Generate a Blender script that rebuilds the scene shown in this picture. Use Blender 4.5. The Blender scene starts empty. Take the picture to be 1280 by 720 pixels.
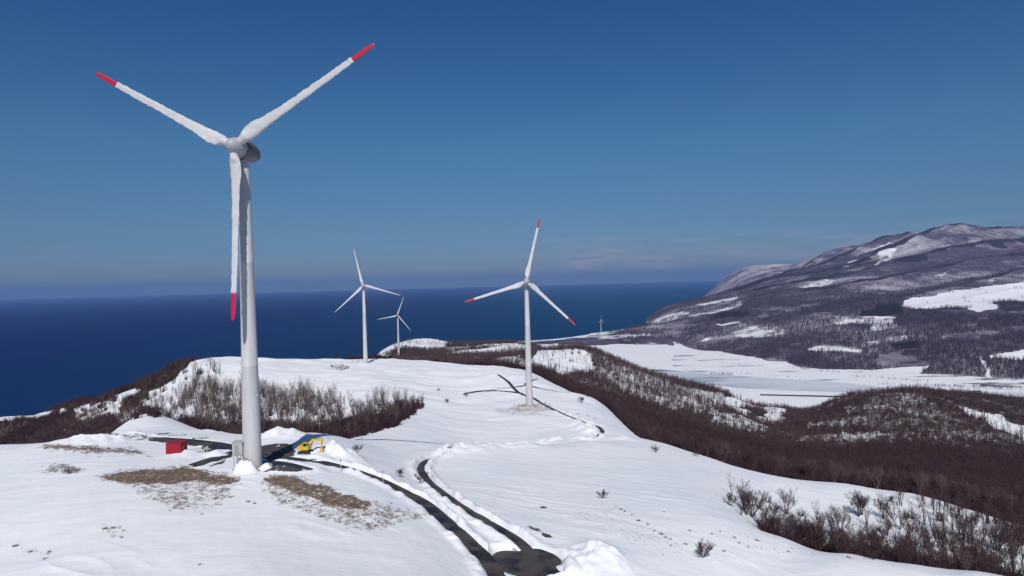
import bpy, bmesh, math, random
import numpy as np
from mathutils import Matrix, Vector

# ------------------------------------------------------------------ basics
random.seed(7)
RNG = np.random.default_rng(11)
SC = bpy.context.scene
COL = SC.collection
CAM_Z = 270.0            # metres above the sea
F = 865.0                # focal length in pixels of a 1280 px wide picture
ROLL, PITCH = 0.026, 0.0069
cr, sr, cp, sp = math.cos(ROLL), math.sin(ROLL), math.cos(PITCH), math.sin(PITCH)


def ray(px, py):
    """direction (x, y, z) of the view line through a pixel"""
    dx = np.asarray(px, float) - 640.0
    dy = 360.0 - np.asarray(py, float)
    u = dx * cr + dy * sr
    v = -dx * sr + dy * cr
    return u, F * cp + v * sp, -F * sp + v * cp


def at(px, py, d):
    """world point on that view line, d metres ahead"""
    x, y, z = ray(px, py)
    return x / y * d, d, CAM_Z + z / y * d


def project(x, y, z):
    z = z - CAM_Z
    fw = y * cp - z * sp
    v = (y * sp + z * cp) / fw * F
    u = x / fw * F
    dx = u * cr - v * sr
    dy = u * sr + v * cr
    return 640 + dx, 360 - dy


def inside(px, py, poly):
    r = np.zeros(px.shape, bool)
    n = len(poly)
    for i in range(n):
        x0, y0 = poly[i]
        x1, y1 = poly[(i + 1) % n]
        if y0 == y1:
            continue
        c = ((y0 > py) != (y1 > py)) & (px < (x1 - x0) * (py - y0) / (y1 - y0) + x0)
        r ^= c
    return r


def _h(ix, iy, s):
    h = (ix * 374761393 + iy * 668265263 + s * 974711) & 0xFFFFFFFF
    h = ((h ^ (h >> 13)) * 1274126177) & 0xFFFFFFFF
    return ((h ^ (h >> 16)) & 0xFFFF) / 65535.0


def vnoise(x, y, s=0):
    x = np.asarray(x, float); y = np.asarray(y, float)
    ix = np.floor(x).astype(np.int64); iy = np.floor(y).astype(np.int64)
    fx = x - ix; fy = y - iy
    fx = fx * fx * (3 - 2 * fx); fy = fy * fy * (3 - 2 * fy)
    a = _h(ix, iy, s); b = _h(ix + 1, iy, s); c = _h(ix, iy + 1, s); d = _h(ix + 1, iy + 1, s)
    return (a + (b - a) * fx) * (1 - fy) + (c + (d - c) * fx) * fy - 0.5


def fbm(x, y, s=0, o=4):
    r = 0; a = 1.0
    for i in range(o):
        r = r + a * vnoise(x * 2 ** i + 17.3 * i, y * 2 ** i - 9.1 * i, s + i)
        a *= 0.5
    return r


def sstep(a, b, x):
    t = np.clip((x - a) / (b - a), 0, 1)
    return t * t * (3 - 2 * t)


# ------------------------------------------------------------------ terrain
# columns of the land: at each image column, (distance ahead, image row) down the slope, the unseen hollows too
NEAR = {
 -150: None,
 0: [(25,1100),(45,930),(70,776),(85,725),(120,625),(150,580),(180,556),(230,585),(350,610),(500,575),(650,546),(800,524),(950,575),(1150,570),(1300,562)],
 100: [(25,1150),(45,970),(70,776),(100,663),(140,583),(170,553),(185,547),(230,570),(330,560),(450,530),(600,511),(690,504),(850,560),(1100,577),(1300,561)],
 180: [(25,1180),(45,990),(70,780),(110,633),(140,583),(175,548),(200,536),(240,517),(290,545),(380,520),(450,500),(520,484),(600,478),(750,540),(1000,586),(1250,566)],
 240: [(25,1190),(45,1000),(70,778),(110,635),(140,585),(175,549),(210,536),(240,535),(290,545),(350,515),(420,485),(480,463),(520,452),(620,470),(800,540),(1050,579),(1250,565)],
 313: [(25,1200),(60,812),(80,719),(110,636),(140,583),(165,556),(195,543),(240,560),(290,545),(350,510),(430,470),(500,449),(580,450),(680,480),(850,550),(1050,573),(1250,563)],
 400: [(25,1230),(60,822),(85,711),(110,639),(130,597),(147,578),(185,544),(200,542),(240,560),(300,536),(370,500),(440,470),(510,454),(560,450),(650,470),(800,540),(1000,563),(1250,557)],
 470: [(25,1260),(60,834),(85,720),(110,649),(125,616),(139,597),(170,572),(200,558),(230,546),(270,532),(310,520),(350,502),(420,475),(480,460),(550,451),(600,449),(700,465),(900,470),(1100,452),(1250,446),(1450,478),(1700,500)],
 530: [(25,1300),(60,847),(85,728),(105,671),(126,632),(162,597),(180,581),(215,561),(260,540),(310,522),(380,496),(450,475),(520,456),(560,450),(640,460),(800,455),(950,447),(1150,436),(1280,423),(1420,440),(1600,465),(1800,490)],
 600: [(25,1340),(60,870),(85,758),(107,692),(130,637),(150,612),(190,575),(215,560),(245,562),(280,542),(320,526),(370,507),(430,486),(480,469),(530,458),(600,462),(720,458),(850,448),(1000,440),(1150,431),(1350,445),(1600,470),(2000,474)],
 660: [(25,1380),(70,842),(90,762),(105,710),(118,668),(140,632),(170,596),(200,573),(225,557),(252,560),(290,540),(330,521),(363,509),(410,490),(460,472),(510,466),(530,466),(600,472),(720,460),(820,449),(900,441),(1000,437),(1100,432),(1300,448),(1600,470),(2000,472)],
 740: [(25,1400),(70,856),(100,730),(115,680),(140,634),(170,602),(210,570),(240,552),(262,552),(285,541),(320,525),(370,507),(410,497),(460,504),(550,500),(650,480),(750,460),(850,444),(900,437),(1000,452),(1200,490),(1500,497),(1900,474)],
 830: [(25,1420),(70,868),(110,707),(140,640),(170,608),(210,580),(250,562),(285,554),(330,566),(420,565),(550,530),(680,500),(780,480),(830,472),(950,492),(1150,510),(1500,501),(1900,472)],
 900: [(25,1440),(70,890),(110,725),(140,650),(170,622),(200,603),(235,585),(260,577),(310,590),(400,585),(520,555),(650,525),(780,500),(850,490),(960,507),(1150,520),(1500,501)],
 980: [(25,1460),(70,915),(100,778),(125,702),(140,672),(160,678),(185,650),(210,622),(240,597),(280,605),(380,602),(500,575),(620,550),(750,530),(880,517),(960,511),(1100,530),(1400,510)],
 1060: [(25,1480),(70,950),(100,801),(130,692),(150,705),(175,675),(210,635),(250,605),(290,615),(380,610),(480,585),(600,560),(700,530),(780,506),(830,496),(950,522),(1150,527),(1400,508)],
 1140: [(25,1500),(70,985),(100,808),(125,706),(150,716),(180,680),(220,645),(260,617),(300,620),(380,605),(480,580),(600,550),(700,520),(800,493),(830,488),(930,502),(1150,521)],
 1220: [(25,1500),(70,1000),(100,806),(118,719),(150,726),(190,680),(240,645),(300,630),(380,610),(480,590),(600,560),(720,525),(820,500),(860,495),(960,507),(1150,519)],
 1290: [(25,1500),(70,1010),(112,736),(150,736),(200,690),(260,655),(320,635),(400,612),(500,590),(620,560),(740,525),(850,505),(900,501),(1000,515),(1200,517)],
 1450: None,
}
FAR = {
 560: [(1200,600),(2000,480),(3000,441),(4500,420),(8000,400),(12000,390)],
 640: [(1200,560),(1900,471),(3050,428),(3300,426),(3700,423),(5000,415),(8000,395),(12000,380)],
 700: [(1200,545),(2000,465),(3000,428),(3260,424),(3650,420),(5000,412),(8000,392),(12000,380)],
 750: [(1200,540),(2000,464),(3000,427),(3350,418),(3560,416),(3800,416),(5000,407),(8000,390),(12000,376)],
 800: [(1200,538),(1900,471),(2700,434),(3200,416),(3600,408),(3920,409),(4200,409),(5000,402),(6000,391),(8000,385),(12000,375)],
 830: [(1200,538),(2500,440),(2900,428),(3600,405),(4500,389),(5000,385),(5600,394),(6300,392),(8000,385),(12000,375)],
 860: [(1200,537),(2400,443),(2700,431),(3300,407),(4200,385),(4800,378),(5600,382),(6600,390),(9000,382),(12000,375)],
 890: [(1200,536),(2300,446),(2600,432),(3300,401),(4200,380),(5200,370),(6500,371),(7700,370),(8500,362),(9300,374),(12000,372)],
 910: [(1200,536),(2200,450),(2500,435),(3200,398),(4200,374),(5200,365),(6500,366),(7800,352),(8500,344),(9500,362),(11000,378)],
 940: [(1200,535),(2100,453),(2400,436),(3000,398),(4000,370),(5000,357),(6200,360),(7500,340),(8500,331),(9500,346),(11000,378)],
 985: [(1200,534),(2000,458),(2200,442),(2800,402),(3600,371),(4500,353),(5500,344),(6500,347),(7500,335),(8500,328),(9500,344),(11000,360)],
 1030: [(1200,533),(1900,463),(2100,446),(2600,408),(3300,374),(4200,354),(5200,337),(6000,328),(7000,319),(8000,330),(10000,350)],
 1080: [(1200,532),(1850,466),(2050,446),(2500,408),(3000,381),(3800,355),(4600,338),(5600,319),(6500,307),(7500,324),(10000,340)],
 1130: [(1200,531),(1800,467),(2000,445),(2400,406),(2800,384),(3200,373),(3600,359),(4200,341),(5200,313),(6200,297),(7000,310),(10000,335)],
 1190: [(1200,530),(1750,470),(1850,454),(2300,405),(2700,382),(3200,365),(3500,355),(4200,334),(5200,303),(6000,283),(6800,298),(10000,330)],
 1280: [(1200,528),(1650,475),(1800,452),(2200,402),(2600,378),(3000,360),(3300,350),(3800,337),(4600,318),(5400,300),(6000,290),(7000,300),(10000,325)],
 1450: [(1200,525),(1600,475),(1750,452),(2200,400),(2600,375),(3000,355),(3400,342),(4000,325),(4800,300),(5600,280),(6200,275),(7500,290),(10000,315)],
}
NEAR[-150] = NEAR[0]; NEAR[1450] = NEAR[1290]


def tps_grid(cols, a_ax, v_ax, kx, kv, slant):
    P = []
    Z = []
    for c, pts in cols.items():
        off = 0.0
        base = c
        if slant and c in (-150, 1450):        # beyond the picture: the neighbour's heights again
            base = 0 if c < 0 else 1290
        for d, r in pts:
            x, y, z = at(base, r, d)
            X, _, _ = ray(c, r)
            a = x / y * F if base == c else (c - 640)
            P.append((a * kx, math.log(d) * kv)); Z.append(z)
    P = np.array(P); Z = np.array(Z)
    n = len(P)
    def K(r2):
        return 0.5 * r2 * np.log(r2 + 1e-9)
    r2 = ((P[:, None, :] - P[None, :, :]) ** 2).sum(-1)
    A = np.zeros((n + 3, n + 3))
    A[:n, :n] = K(r2) + np.eye(n) * 0.004
    A[:n, n] = 1; A[:n, n + 1:] = P
    A[n, :n] = 1; A[n + 1:, :n] = P.T
    w = np.linalg.solve(A, np.concatenate([Z, np.zeros(3)]))
    out = np.zeros((len(v_ax), len(a_ax)))
    ga = a_ax * kx
    for i, v in enumerate(v_ax):
        q = (ga[:, None] - P[None, :, 0]) ** 2 + (v * kv - P[None, :, 1]) ** 2
        out[i] = K(q) @ w[:n] + w[n] + w[n + 1] * ga + w[n + 2] * v * kv
    return out


def bicubic(g, a_ax, v_ax, a, v):
    fa = np.clip((a - a_ax[0]) / (a_ax[1] - a_ax[0]), 0, len(a_ax) - 1.001)
    fv = np.clip((v - v_ax[0]) / (v_ax[1] - v_ax[0]), 0, len(v_ax) - 1.001)
    ia = fa.astype(int); iv = fv.astype(int)
    ta = fa - ia; tv = fv - iv
    def wts(t):
        return (-0.5 * t + t * t - 0.5 * t ** 3, 1 - 2.5 * t * t + 1.5 * t ** 3,
                0.5 * t + 2 * t * t - 1.5 * t ** 3, -0.5 * t * t + 0.5 * t ** 3)
    wa = wts(ta); wv = wts(tv)
    r = 0
    for j in range(4):
        jj = np.clip(iv + j - 1, 0, len(v_ax) - 1)
        s = 0
        for i in range(4):
            s = s + wa[i] * g[jj, np.clip(ia + i - 1, 0, len(a_ax) - 1)]
        r = r + wv[j] * s
    return r


NA = np.linspace(-800, 820, 220); NV = np.linspace(math.log(25), math.log(2100), 190)
NG = tps_grid(NEAR, NA, NV, 1 / 110.0, 4.2, True)
FA = np.linspace(-90, 820, 170); FV = np.linspace(math.log(1200), math.log(12000), 130)
FG = tps_grid(FAR, FA, FV, 1 / 80.0, 4.0, False)


def near_base(x, y):
    y = np.maximum(y, 20.0)
    a = x / y * F
    v = np.log(y)
    z = bicubic(NG, NA, NV, np.clip(a, -800, 820), np.clip(v, NV[0], NV[-1]))
    # past the described land the hill sinks below the water
    z = z - 60 * sstep(1250, 1900, y) * (z < 60)
    return z


def near_full(x, y):
    z = near_base(x, y)
    rough = sstep(230, 600, y)
    z = z + rough * 2.6 * fbm(x / 38, y / 38, 3, 3) + 1.2 * sstep(150, 400, y) * fbm(x / 14, y / 14, 5, 2)
    z = z + 0.10 * fbm(x / 11, y / 11, 9, 2) * (1 - rough)
    drift = (1 - np.abs(2 * vnoise((0.86 * x - 0.5 * y) / 13, (0.5 * x + 0.86 * y) / 2.6, 14))) ** 3
    z = z + 0.17 * drift * sstep(-0.05, 0.3, fbm(x / 26, y / 26, 15, 2)) * (1 - 0.6 * rough)
    z = z + 0.06 * vnoise((x + 0.4 * y) / 1.2, (y - 0.4 * x) / 4.5, 12)
    return z


def far_base(x, y):
    a = x / y * F
    z = bicubic(FG, FA, FV, np.clip(a, -90, 820), np.clip(np.log(y), FV[0], FV[-1]))
    return z


def spur(x, y):
    w = 300 * fbm(x / 1700, y / 1700, 61, 2)
    return 1 - np.abs(vnoise((-x * 0.463 + y * 0.886 + w) / 520, (x * 0.886 + y * 0.463) / 3600, 21)) * 4


def coast_line(x, y):
    """how far ahead the shore lies"""
    c = np.interp(x / y * F, [-200, -60, 0, 60, 110, 160, 175, 190, 210], [2600, 2950, 3080, 3260, 3560, 3900, 4150, 6300, 7000])
    return c * (1 + 0.02 * fbm(x / 160, y / 160, 63, 2))


def far_full(x, y):
    z = far_base(x, y)
    up = sstep(14, 120, z) * sstep(1500, 2600, y)
    # spurs that come down toward the coast (to the left) with hollows between them
    w = 260 * fbm(x / 1500, y / 1500, 61, 2)
    n1 = spur(x, y)
    n2 = 1 - np.abs(vnoise((-x * 0.40 + y * 0.91 + w) / 210, (x * 0.91 + y * 0.40) / 1000, 25)) * 4
    hi = sstep(90, 420, z)
    z = z + up * ((n1 - 0.1) * (12 + 34 * hi) + (n2 - 0.1) * (5 + 13 * hi) + 9 * fbm(x / 120, y / 120, 33, 3) + 11 * hi * fbm(x / 85, y / 85, 37, 3))
    a = x / y * F
    coast = coast_line(x, y)
    land = y < coast
    z = np.where(land & (z < 5.0), 5.0 - 4.0 * sstep(0.985, 1.0, y / coast), z)
    z = np.where(land, 5.0 + (z - 5.0) * sstep(6, 24, z), z)
    dunes = land & (y > 2750) & (a < 205) & (z < 20)
    return z + dunes * 7 * np.maximum(0, fbm(x / 130, y / 130, 64, 3)) * sstep(2750, 3000, y) * sstep(1.0, .97, y / coast)


def cast(fn, px, py, d0=30, d1=1600, n=3000):
    d = np.geomspace(d0, d1, n)
    x, y, z = ray(px, py)
    xx = x / y * d; zz = CAM_Z + z / y * d
    under = zz <= fn(xx, d)
    i = int(np.argmax(under)) if under.any() else n - 1
    return float(xx[i]), float(d[i]), float(fn(xx[i:i + 1], d[i:i + 1])[0])


# ------------------------------------------------------------------ roads (lines on the hill)
def line(pts):
    """pts: (px, py) seen on the hill, or (px, None, d) for stretches behind a rise"""
    w = []
    for p in pts:
        if len(p) == 2:
            x, y, z = cast(near_base, *p)
        else:
            X, Y, _ = ray(p[0], 480)
            x, y = X / Y * p[2], p[2]
        w.append((x, y))
    w = np.array(w)
    # Catmull-Rom, resampled
    q = np.vstack([2 * w[0] - w[1], w, 2 * w[-1] - w[-2]])
    out = []
    for i in range(1, len(q) - 2):
        L = max(2, int(np.linalg.norm(q[i + 1] - q[i]) / 1.5))
        for t in np.linspace(0, 1, L, endpoint=False):
            out.append(0.5 * (2 * q[i] + (q[i + 1] - q[i - 1]) * t + (2 * q[i - 1] - 5 * q[i] + 4 * q[i + 1] - q[i + 2]) * t * t
                              + (3 * q[i] - q[i - 1] - 3 * q[i + 1] + q[i + 2]) * t ** 3))
    out.append(w[-1])
    out = np.array(out)
    z = near_base(out[:, 0], out[:, 1])
    k = np.ones(9) / 9
    zs = np.convolve(np.pad(z, 4, mode='edge'), k, mode='valid')
    return np.column_stack([out, zs])


ROADS = [
    (line([(95,554),(150,549),(200,548),(250,553),(290,560),(330,569),(365,573),(405,579),(450,591),(490,608),(530,630),(565,658),(590,682),(612,706),(640,760),(660,830)]), 1.6),
    (line([(662,735),(668,706),(650,678),(605,650),(570,629),(542,608),(530,595),(526,585),(533,576),(552,570),(600,None,226),(650,None,243),(700,None,258),(738,None,270),(752,541),(748,534),(730,528),(705,518),(680,506),(667,498),(655,494),(645,488),(636,478),(630,473),(622,468)]), 0.95),
    (line([(150,548.5),(190,549.5),(225,551.5),(262,555.5),(292,561)]), 4.2),
    (line([(243,581),(268,573),(294,566)]), 2.2),
    (line([(330,578),(352,580),(384,588)]), 2.0),
    (line([(652,492),(630,489),(600,489),(578,493)]), 2.6),
]
JUNCTION = cast(near_base, 655, 705)


def road_dist(x, y):
    """distance to the nearest road centre, its half width and its height"""
    best = np.full(x.shape, 1e9); hz = np.zeros(x.shape); hw = np.ones(x.shape)
    for pts, w in ROADS:
        lo = pts[:, :2].min(0) - 8; hi = pts[:, :2].max(0) + 8
        m = np.where((x > lo[0]) & (x < hi[0]) & (y > lo[1]) & (y < hi[1]))[0]
        if not len(m):
            continue
        X = x[m]; Y = y[m]
        b = np.full(X.shape, 1e9); bz = np.zeros(X.shape)
        for i in range(len(pts) - 1):
            x0, y0, z0 = pts[i]; x1, y1, z1 = pts[i + 1]
            ddx, ddy = x1 - x0, y1 - y0
            t = np.clip(((X - x0) * ddx + (Y - y0) * ddy) / (ddx * ddx + ddy * ddy + 1e-9), 0, 1)
            dd = np.hypot(X - x0 - t * ddx, Y - y0 - t * ddy)
            k = dd < b
            b[k] = dd[k]; bz[k] = (z0 + t * (z1 - z0))[k]
        b2 = b - w / 2
        k = b2 < (best[m] - hw[m])
        mm = m[k]
        best[mm] = b[k]; hz[mm] = bz[k]; hw[mm] = w / 2
    return best, hw, hz


def hill(x, y):
    """the finished snow hill: undulating snow, cut roads, ploughed banks"""
    shp = x.shape
    x = x.ravel(); y = y.ravel()
    z = near_full(x, y)
    m = np.where((y > 70) & (y < 560) & (np.abs(x) < 160))[0]
    X = x[m]; Y = y[m]; zz = z[m]
    b, hw, hz = road_dist(X, Y)
    jd = np.hypot(X - JUNCTION[0], Y - JUNCTION[1] + 0.5)
    jr = 5.6 + 1.6 * vnoise(X / 3, Y / 3, 70)
    e = np.minimum(b - hw, jd - jr)
    hz = np.where(jd - jr < b - hw, JUNCTION[2] - 0.1, hz)
    e = e + 0.35 * vnoise(X / 2.2, Y / 2.2, 71)
    lump = 0.55 + 0.9 * (vnoise(X / 2.6, Y / 2.6, 72) + 0.5) * (vnoise(X / 0.9, Y / 0.9, 73) + 0.9)
    bank = np.exp(-((e - 1.5) / 1.05) ** 2) * lump * (0.95 * (1 - 0.6 * sstep(260, 420, Y))) * (0.3 + 0.7 * sstep(-46, -32, X))
    blend = sstep(0.0, 2.8, e)
    inner = hz - 0.22
    nz = np.where(e < 0.25, inner, inner * (1 - blend) + (zz) * blend + bank * sstep(0.2, 0.9, e))
    far = e > 6
    nz[far] = zz[far]
    z[m] = nz
    # ploughed heaps: (px, py, radius, height)
    for hx, hy, hr, hh in HEAPS:
        q = np.exp(-(((x - hx) ** 2 + (y - hy) ** 2) / hr ** 2))
        k = q > 0.01
        if hh < 0:
            z[k] -= hh * q[k] * (1 + 0.5 * vnoise(x[k] / 2.0, y[k] / 2.0, 83))
            continue
        z[k] += hh * q[k] * (0.95 + 0.55 * fbm(x[k] / 1.9, y[k] / 1.9, 80, 2) + 0.16 * vnoise(x[k] / .55, y[k] / .55, 81))
    return z.reshape(shp)


HEAPS = []
for hpx, hpy, hr, hh in [(742,694,4.2,1.7),(765,706,3.8,1.2),(725,715,3.0,1.3),(415,568,5.0,2.0),(432,573,4.0,1.6),(398,574,2.2,.7),
                         (130,553,6,1.5),(95,552,6,1.2),(165,546,6,1.3),(262,541,6,.8),(560,567,6,-1.5),(590,563,7,-1.4),(620,560,8,-1.3),(650,558,8,-1.3),(680,557,8,-1.2),(710,554,7,-1.4),(728,551,4,-1.0),(727,536,4,-2.0),(737,541,3.5,-1.8),(719,532,3.5,-1.6),(340,547,5,1.3),(363,546,5,1.4),(232,567,2.5,.8),
                         (345,589,2.0,.6),(365,589,2.6,.8),(270,568,3.0,.7),(775,548,6,1.3),(505,449,9,2.2),(535,450,9,1.6)]:
    q = cast(near_base, hpx, hpy)
    HEAPS.append((q[0], q[1], hr, hh))


def road_edge(x, y):
    """1 close to the edge of a ploughed road, where the snow is dirty"""
    r = np.zeros(x.shape)
    m = np.where((y > 70) & (y < 420) & (np.abs(x) < 120))[0]
    b, hw, hz = road_dist(x[m], y[m])
    jd = np.hypot(x[m] - JUNCTION[0], y[m] - JUNCTION[1] + 0.5) - 5.6
    e = np.minimum(b - hw, jd)
    r[m] = np.exp(-(np.maximum(e - 0.2, 0) / 0.55) ** 2)
    return r


def hill1(x, y):
    return float(hill(np.array([float(x)]), np.array([float(y)]))[0])


def seat(px, py):
    x, y, _ = cast(near_base, px, py)
    return x, y, hill1(x, y)


# ------------------------------------------------------------------ materials
def new_mat(name):
    m = bpy.data.materials.new(name); m.use_nodes = True
    nt = m.node_tree
    b = nt.nodes['Principled BSDF']
    return m, nt, b


def nd(nt, kind, **kw):
    n = nt.nodes.new(kind)
    for k, v in kw.items():
        if k in n.inputs.keys() if isinstance(k, str) else False:
            n.inputs[k].default_value = v
        else:
            setattr(n, k, v)
    return n


def noise(nt, vec, scale, detail=4, rough=0.55):
    n = nt.nodes.new('ShaderNodeTexNoise')
    n.inputs['Scale'].default_value = scale; n.inputs['Detail'].default_value = detail; n.inputs['Roughness'].default_value = rough
    if vec is not None:
        nt.links.new(vec, n.inputs['Vector'])
    return n.outputs['Fac']


def ramp(nt, fac, stops):
    r = nt.nodes.new('ShaderNodeValToRGB')
    el = r.color_ramp.elements
    while len(el) < len(stops):
        el.new(0.5)
    for e, (p, c) in zip(el, stops):
        e.position = p
        e.color = (c, c, c, 1) if isinstance(c, (int, float)) else (*c, 1)
    nt.links.new(fac, r.inputs['Fac'])
    return r.outputs['Color']


def mix(nt, fac, a, b, mode='MIX'):
    n = nt.nodes.new('ShaderNodeMix'); n.data_type = 'RGBA'; n.blend_type = mode
    for s, v in ((0, fac), (6, a), (7, b)):
        if hasattr(v, 'node'):
            nt.links.new(v, n.inputs[s])
        elif s == 0:
            n.inputs[0].default_value = v
        else:
            n.inputs[s].default_value = (*v, 1)
    return n.outputs[2]


def mathn(nt, op, a, b=0.0, c=None):
    n = nt.nodes.new('ShaderNodeMath'); n.operation = op
    for i, v in enumerate((a, b) if c is None else (a, b, c)):
        if hasattr(v, 'node'):
            nt.links.new(v, n.inputs[i])
        else:
            n.inputs[i].default_value = v
    return n.outputs[0]


def objco(nt, sx=1, sy=1, sz=1, rz=0):
    tc = nt.nodes.new('ShaderNodeTexCoord')
    mp = nt.nodes.new('ShaderNodeMapping')
    mp.inputs['Scale'].default_value = (sx, sy, sz); mp.inputs['Rotation'].default_value = (0, 0, rz)
    nt.links.new(tc.outputs['Object'], mp.inputs['Vector'])
    return mp.outputs['Vector']


def attr(nt, name):
    a = nt.nodes.new('ShaderNodeAttribute'); a.attribute_name = name
    s = nt.nodes.new('ShaderNodeSeparateColor')
    nt.links.new(a.outputs['Color'], s.inputs[0])
    return s.outputs


def bump(nt, b, h, strength, dist):
    n = nt.nodes.new('ShaderNodeBump')
    n.inputs['Strength'].default_value = strength; n.inputs['Distance'].default_value = dist
    nt.links.new(h, n.inputs['Height']); nt.links.new(n.outputs['Normal'], b.inputs['Normal'])


def simple(name, col, rough=0.5, var=0.12, scale=3.0, metal=0.0):
    m, nt, b = new_mat(name)
    n = noise(nt, objco(nt), scale, 5)
    c = mix(nt, n, tuple(v * (1 - var) for v in col), tuple(min(1, v * (1 + var)) for v in col))
    nt.links.new(c, b.inputs['Base Color'])
    b.inputs['Roughness'].default_value = rough; b.inputs['Metallic'].default_value = metal
    return m


def snow_hill_mat():
    m, nt, b = new_mat('snow_hill')
    A = attr(nt, 'cover')       # R dry grass, G forest floor, B bare wet ground
    co = objco(nt)
    big = noise(nt, co, 0.035, 4)
    wind = noise(nt, objco(nt, 0.09, 0.42, 0.3, 0.75), 1.0, 7, 0.66)
    fine = noise(nt, co, 1.6, 6, 0.65)
    snow = mix(nt, ramp(nt, big, [(0.35, 0.0), (0.65, 1.0)]), (0.72, 0.755, 0.82), (0.81, 0.825, 0.85))
    snow = mix(nt, ramp(nt, wind, [(0.40, 0.0), (0.64, 1.0)]), snow, (0.87, 0.872, 0.885))
    # dry grass blades pushing through thin snow
    gco = objco(nt, 0.8, 0.55, 1.0, 0.3)
    g1 = noise(nt, gco, 1.7, 7, 0.80)
    g2 = noise(nt, co, 0.22, 3)
    gm = mathn(nt, 'ADD', mathn(nt, 'MULTIPLY', A[0], 1.15), mathn(nt, 'MULTIPLY', mathn(nt, 'SUBTRACT', g1, 0.5), 2.6))
    gm = mathn(nt, 'ADD', gm, mathn(nt, 'MULTIPLY', mathn(nt, 'SUBTRACT', g2, 0.5), 0.5))
    gm = mathn(nt, 'MULTIPLY', ramp(nt, gm, [(0.45, 0.0), (0.74, 1.0)]), ramp(nt, A[0], [(0.02, 0.0), (0.1, 1.0)]))
    grass = mix(nt, ramp(nt, noise(nt, co, 0.9, 5), [(0.35, 0.0), (0.65, 1.0)]), (0.115, 0.080, 0.066), (0.28, 0.19, 0.115))
    grass = mix(nt, ramp(nt, noise(nt, co, 5.0, 3), [(0.3, 0.0), (0.6, 1.0)]), mix(nt, 0.5, grass, (0.05, .035, .03)), grass)
    c = mix(nt, gm, snow, grass)
    # forest floor: leaf litter and brush with snow lying between
    f1 = noise(nt, co, 0.30, 6, 0.7)
    fm = mathn(nt, 'ADD', A[1], mathn(nt, 'MULTIPLY', mathn(nt, 'SUBTRACT', f1, 0.5), 1.7))
    fm = mathn(nt, 'MULTIPLY', ramp(nt, fm, [(0.45, 0.0), (0.75, 1.0)]), ramp(nt, A[1], [(0.02, 0.0), (0.12, 1.0)]))
    floor = mix(nt, f1, (0.05, 0.034, 0.032), (0.10, 0.068, 0.06))
    c = mix(nt, fm, c, floor)
    w1 = noise(nt, objco(nt, 1.0, 0.5, 1.0, -0.3), 0.45, 5, 0.6)
    wm = mathn(nt, 'ADD', A[2], mathn(nt, 'MULTIPLY', mathn(nt, 'SUBTRACT', w1, 0.5), 1.3))
    wm = mathn(nt, 'MULTIPLY', ramp(nt, wm, [(0.45, 0.0), (0.58, 1.0)]), ramp(nt, A[2], [(0.02, 0.0), (0.1, 1.0)]))
    c = mix(nt, wm, c, mix(nt, w1, (0.035, 0.033, 0.036), (0.085, 0.075, 0.072)))
    nt.links.new(c, b.inputs['Base Color'])
    b.inputs['Roughness'].default_value = 0.75
    b.inputs['Specular IOR Level'].default_value = 0.25
    h = mathn(nt, 'ADD', mathn(nt, 'MULTIPLY', wind, 1.0), mathn(nt, 'MULTIPLY', fine, 0.45))
    bump(nt, b, h, 0.7, 0.20)
    return m


def far_land_mat():
    m, nt, b = new_mat('far_land')
    A = attr(nt, 'cover')       # R snow fields, G dark conifers, B thin high-mountain snow
    co = objco(nt)
    n1 = noise(nt, co, 0.010, 8, 0.72)
    n2 = noise(nt, objco(nt, 0.02, 0.02, 0.05), 1.0, 6, 0.7)
    n3 = noise(nt, co, 0.0025, 4, 0.5)
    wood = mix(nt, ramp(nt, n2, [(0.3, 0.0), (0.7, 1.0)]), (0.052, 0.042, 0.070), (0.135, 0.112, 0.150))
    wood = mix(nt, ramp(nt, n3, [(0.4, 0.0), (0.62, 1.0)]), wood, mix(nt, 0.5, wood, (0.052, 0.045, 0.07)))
    snow = mix(nt, n1, (0.72, 0.73, 0.77), (0.86, 0.86, 0.88))
    # bare woods over snow: the ground shows through in flecks
    fl = mathn(nt, 'ADD', mathn(nt, 'MULTIPLY', A[2], 0.9), mathn(nt, 'MULTIPLY', mathn(nt, 'SUBTRACT', n1, 0.5), 1.7))
    c = mix(nt, mathn(nt, 'MULTIPLY', ramp(nt, fl, [(0.25, 0.0), (0.85, 1.0)]), 0.74), wood, (0.54, 0.51, 0.57))
    sm = mathn(nt, 'ADD', A[0], mathn(nt, 'MULTIPLY', mathn(nt, 'SUBTRACT', n1, 0.5), 1.25))
    sm = mathn(nt, 'MULTIPLY', ramp(nt, sm, [(0.47, 0.0), (0.62, 1.0)]), ramp(nt, A[0], [(0.03, 0.0), (0.15, 1.0)]))
    c = mix(nt, sm, c, snow)
    dk = mathn(nt, 'ADD', A[1], mathn(nt, 'MULTIPLY', mathn(nt, 'SUBTRACT', n1, 0.5), 0.9))
    dk = mathn(nt, 'MULTIPLY', ramp(nt, dk, [(0.42, 0.0), (0.6, 1.0)]), ramp(nt, A[1], [(0.03, 0.0), (0.15, 1.0)]))
    c = mix(nt, dk, c, mix(nt, n2, (0.022, 0.022, 0.030), (0.05, 0.045, 0.055)))
    nt.links.new(c, b.inputs['Base Color'])
    b.inputs['Roughness'].default_value = 0.9
    b.inputs['Specular IOR Level'].default_value = 0.1
    bump(nt, b, n2, 0.5, 14.0)
    return m


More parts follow.
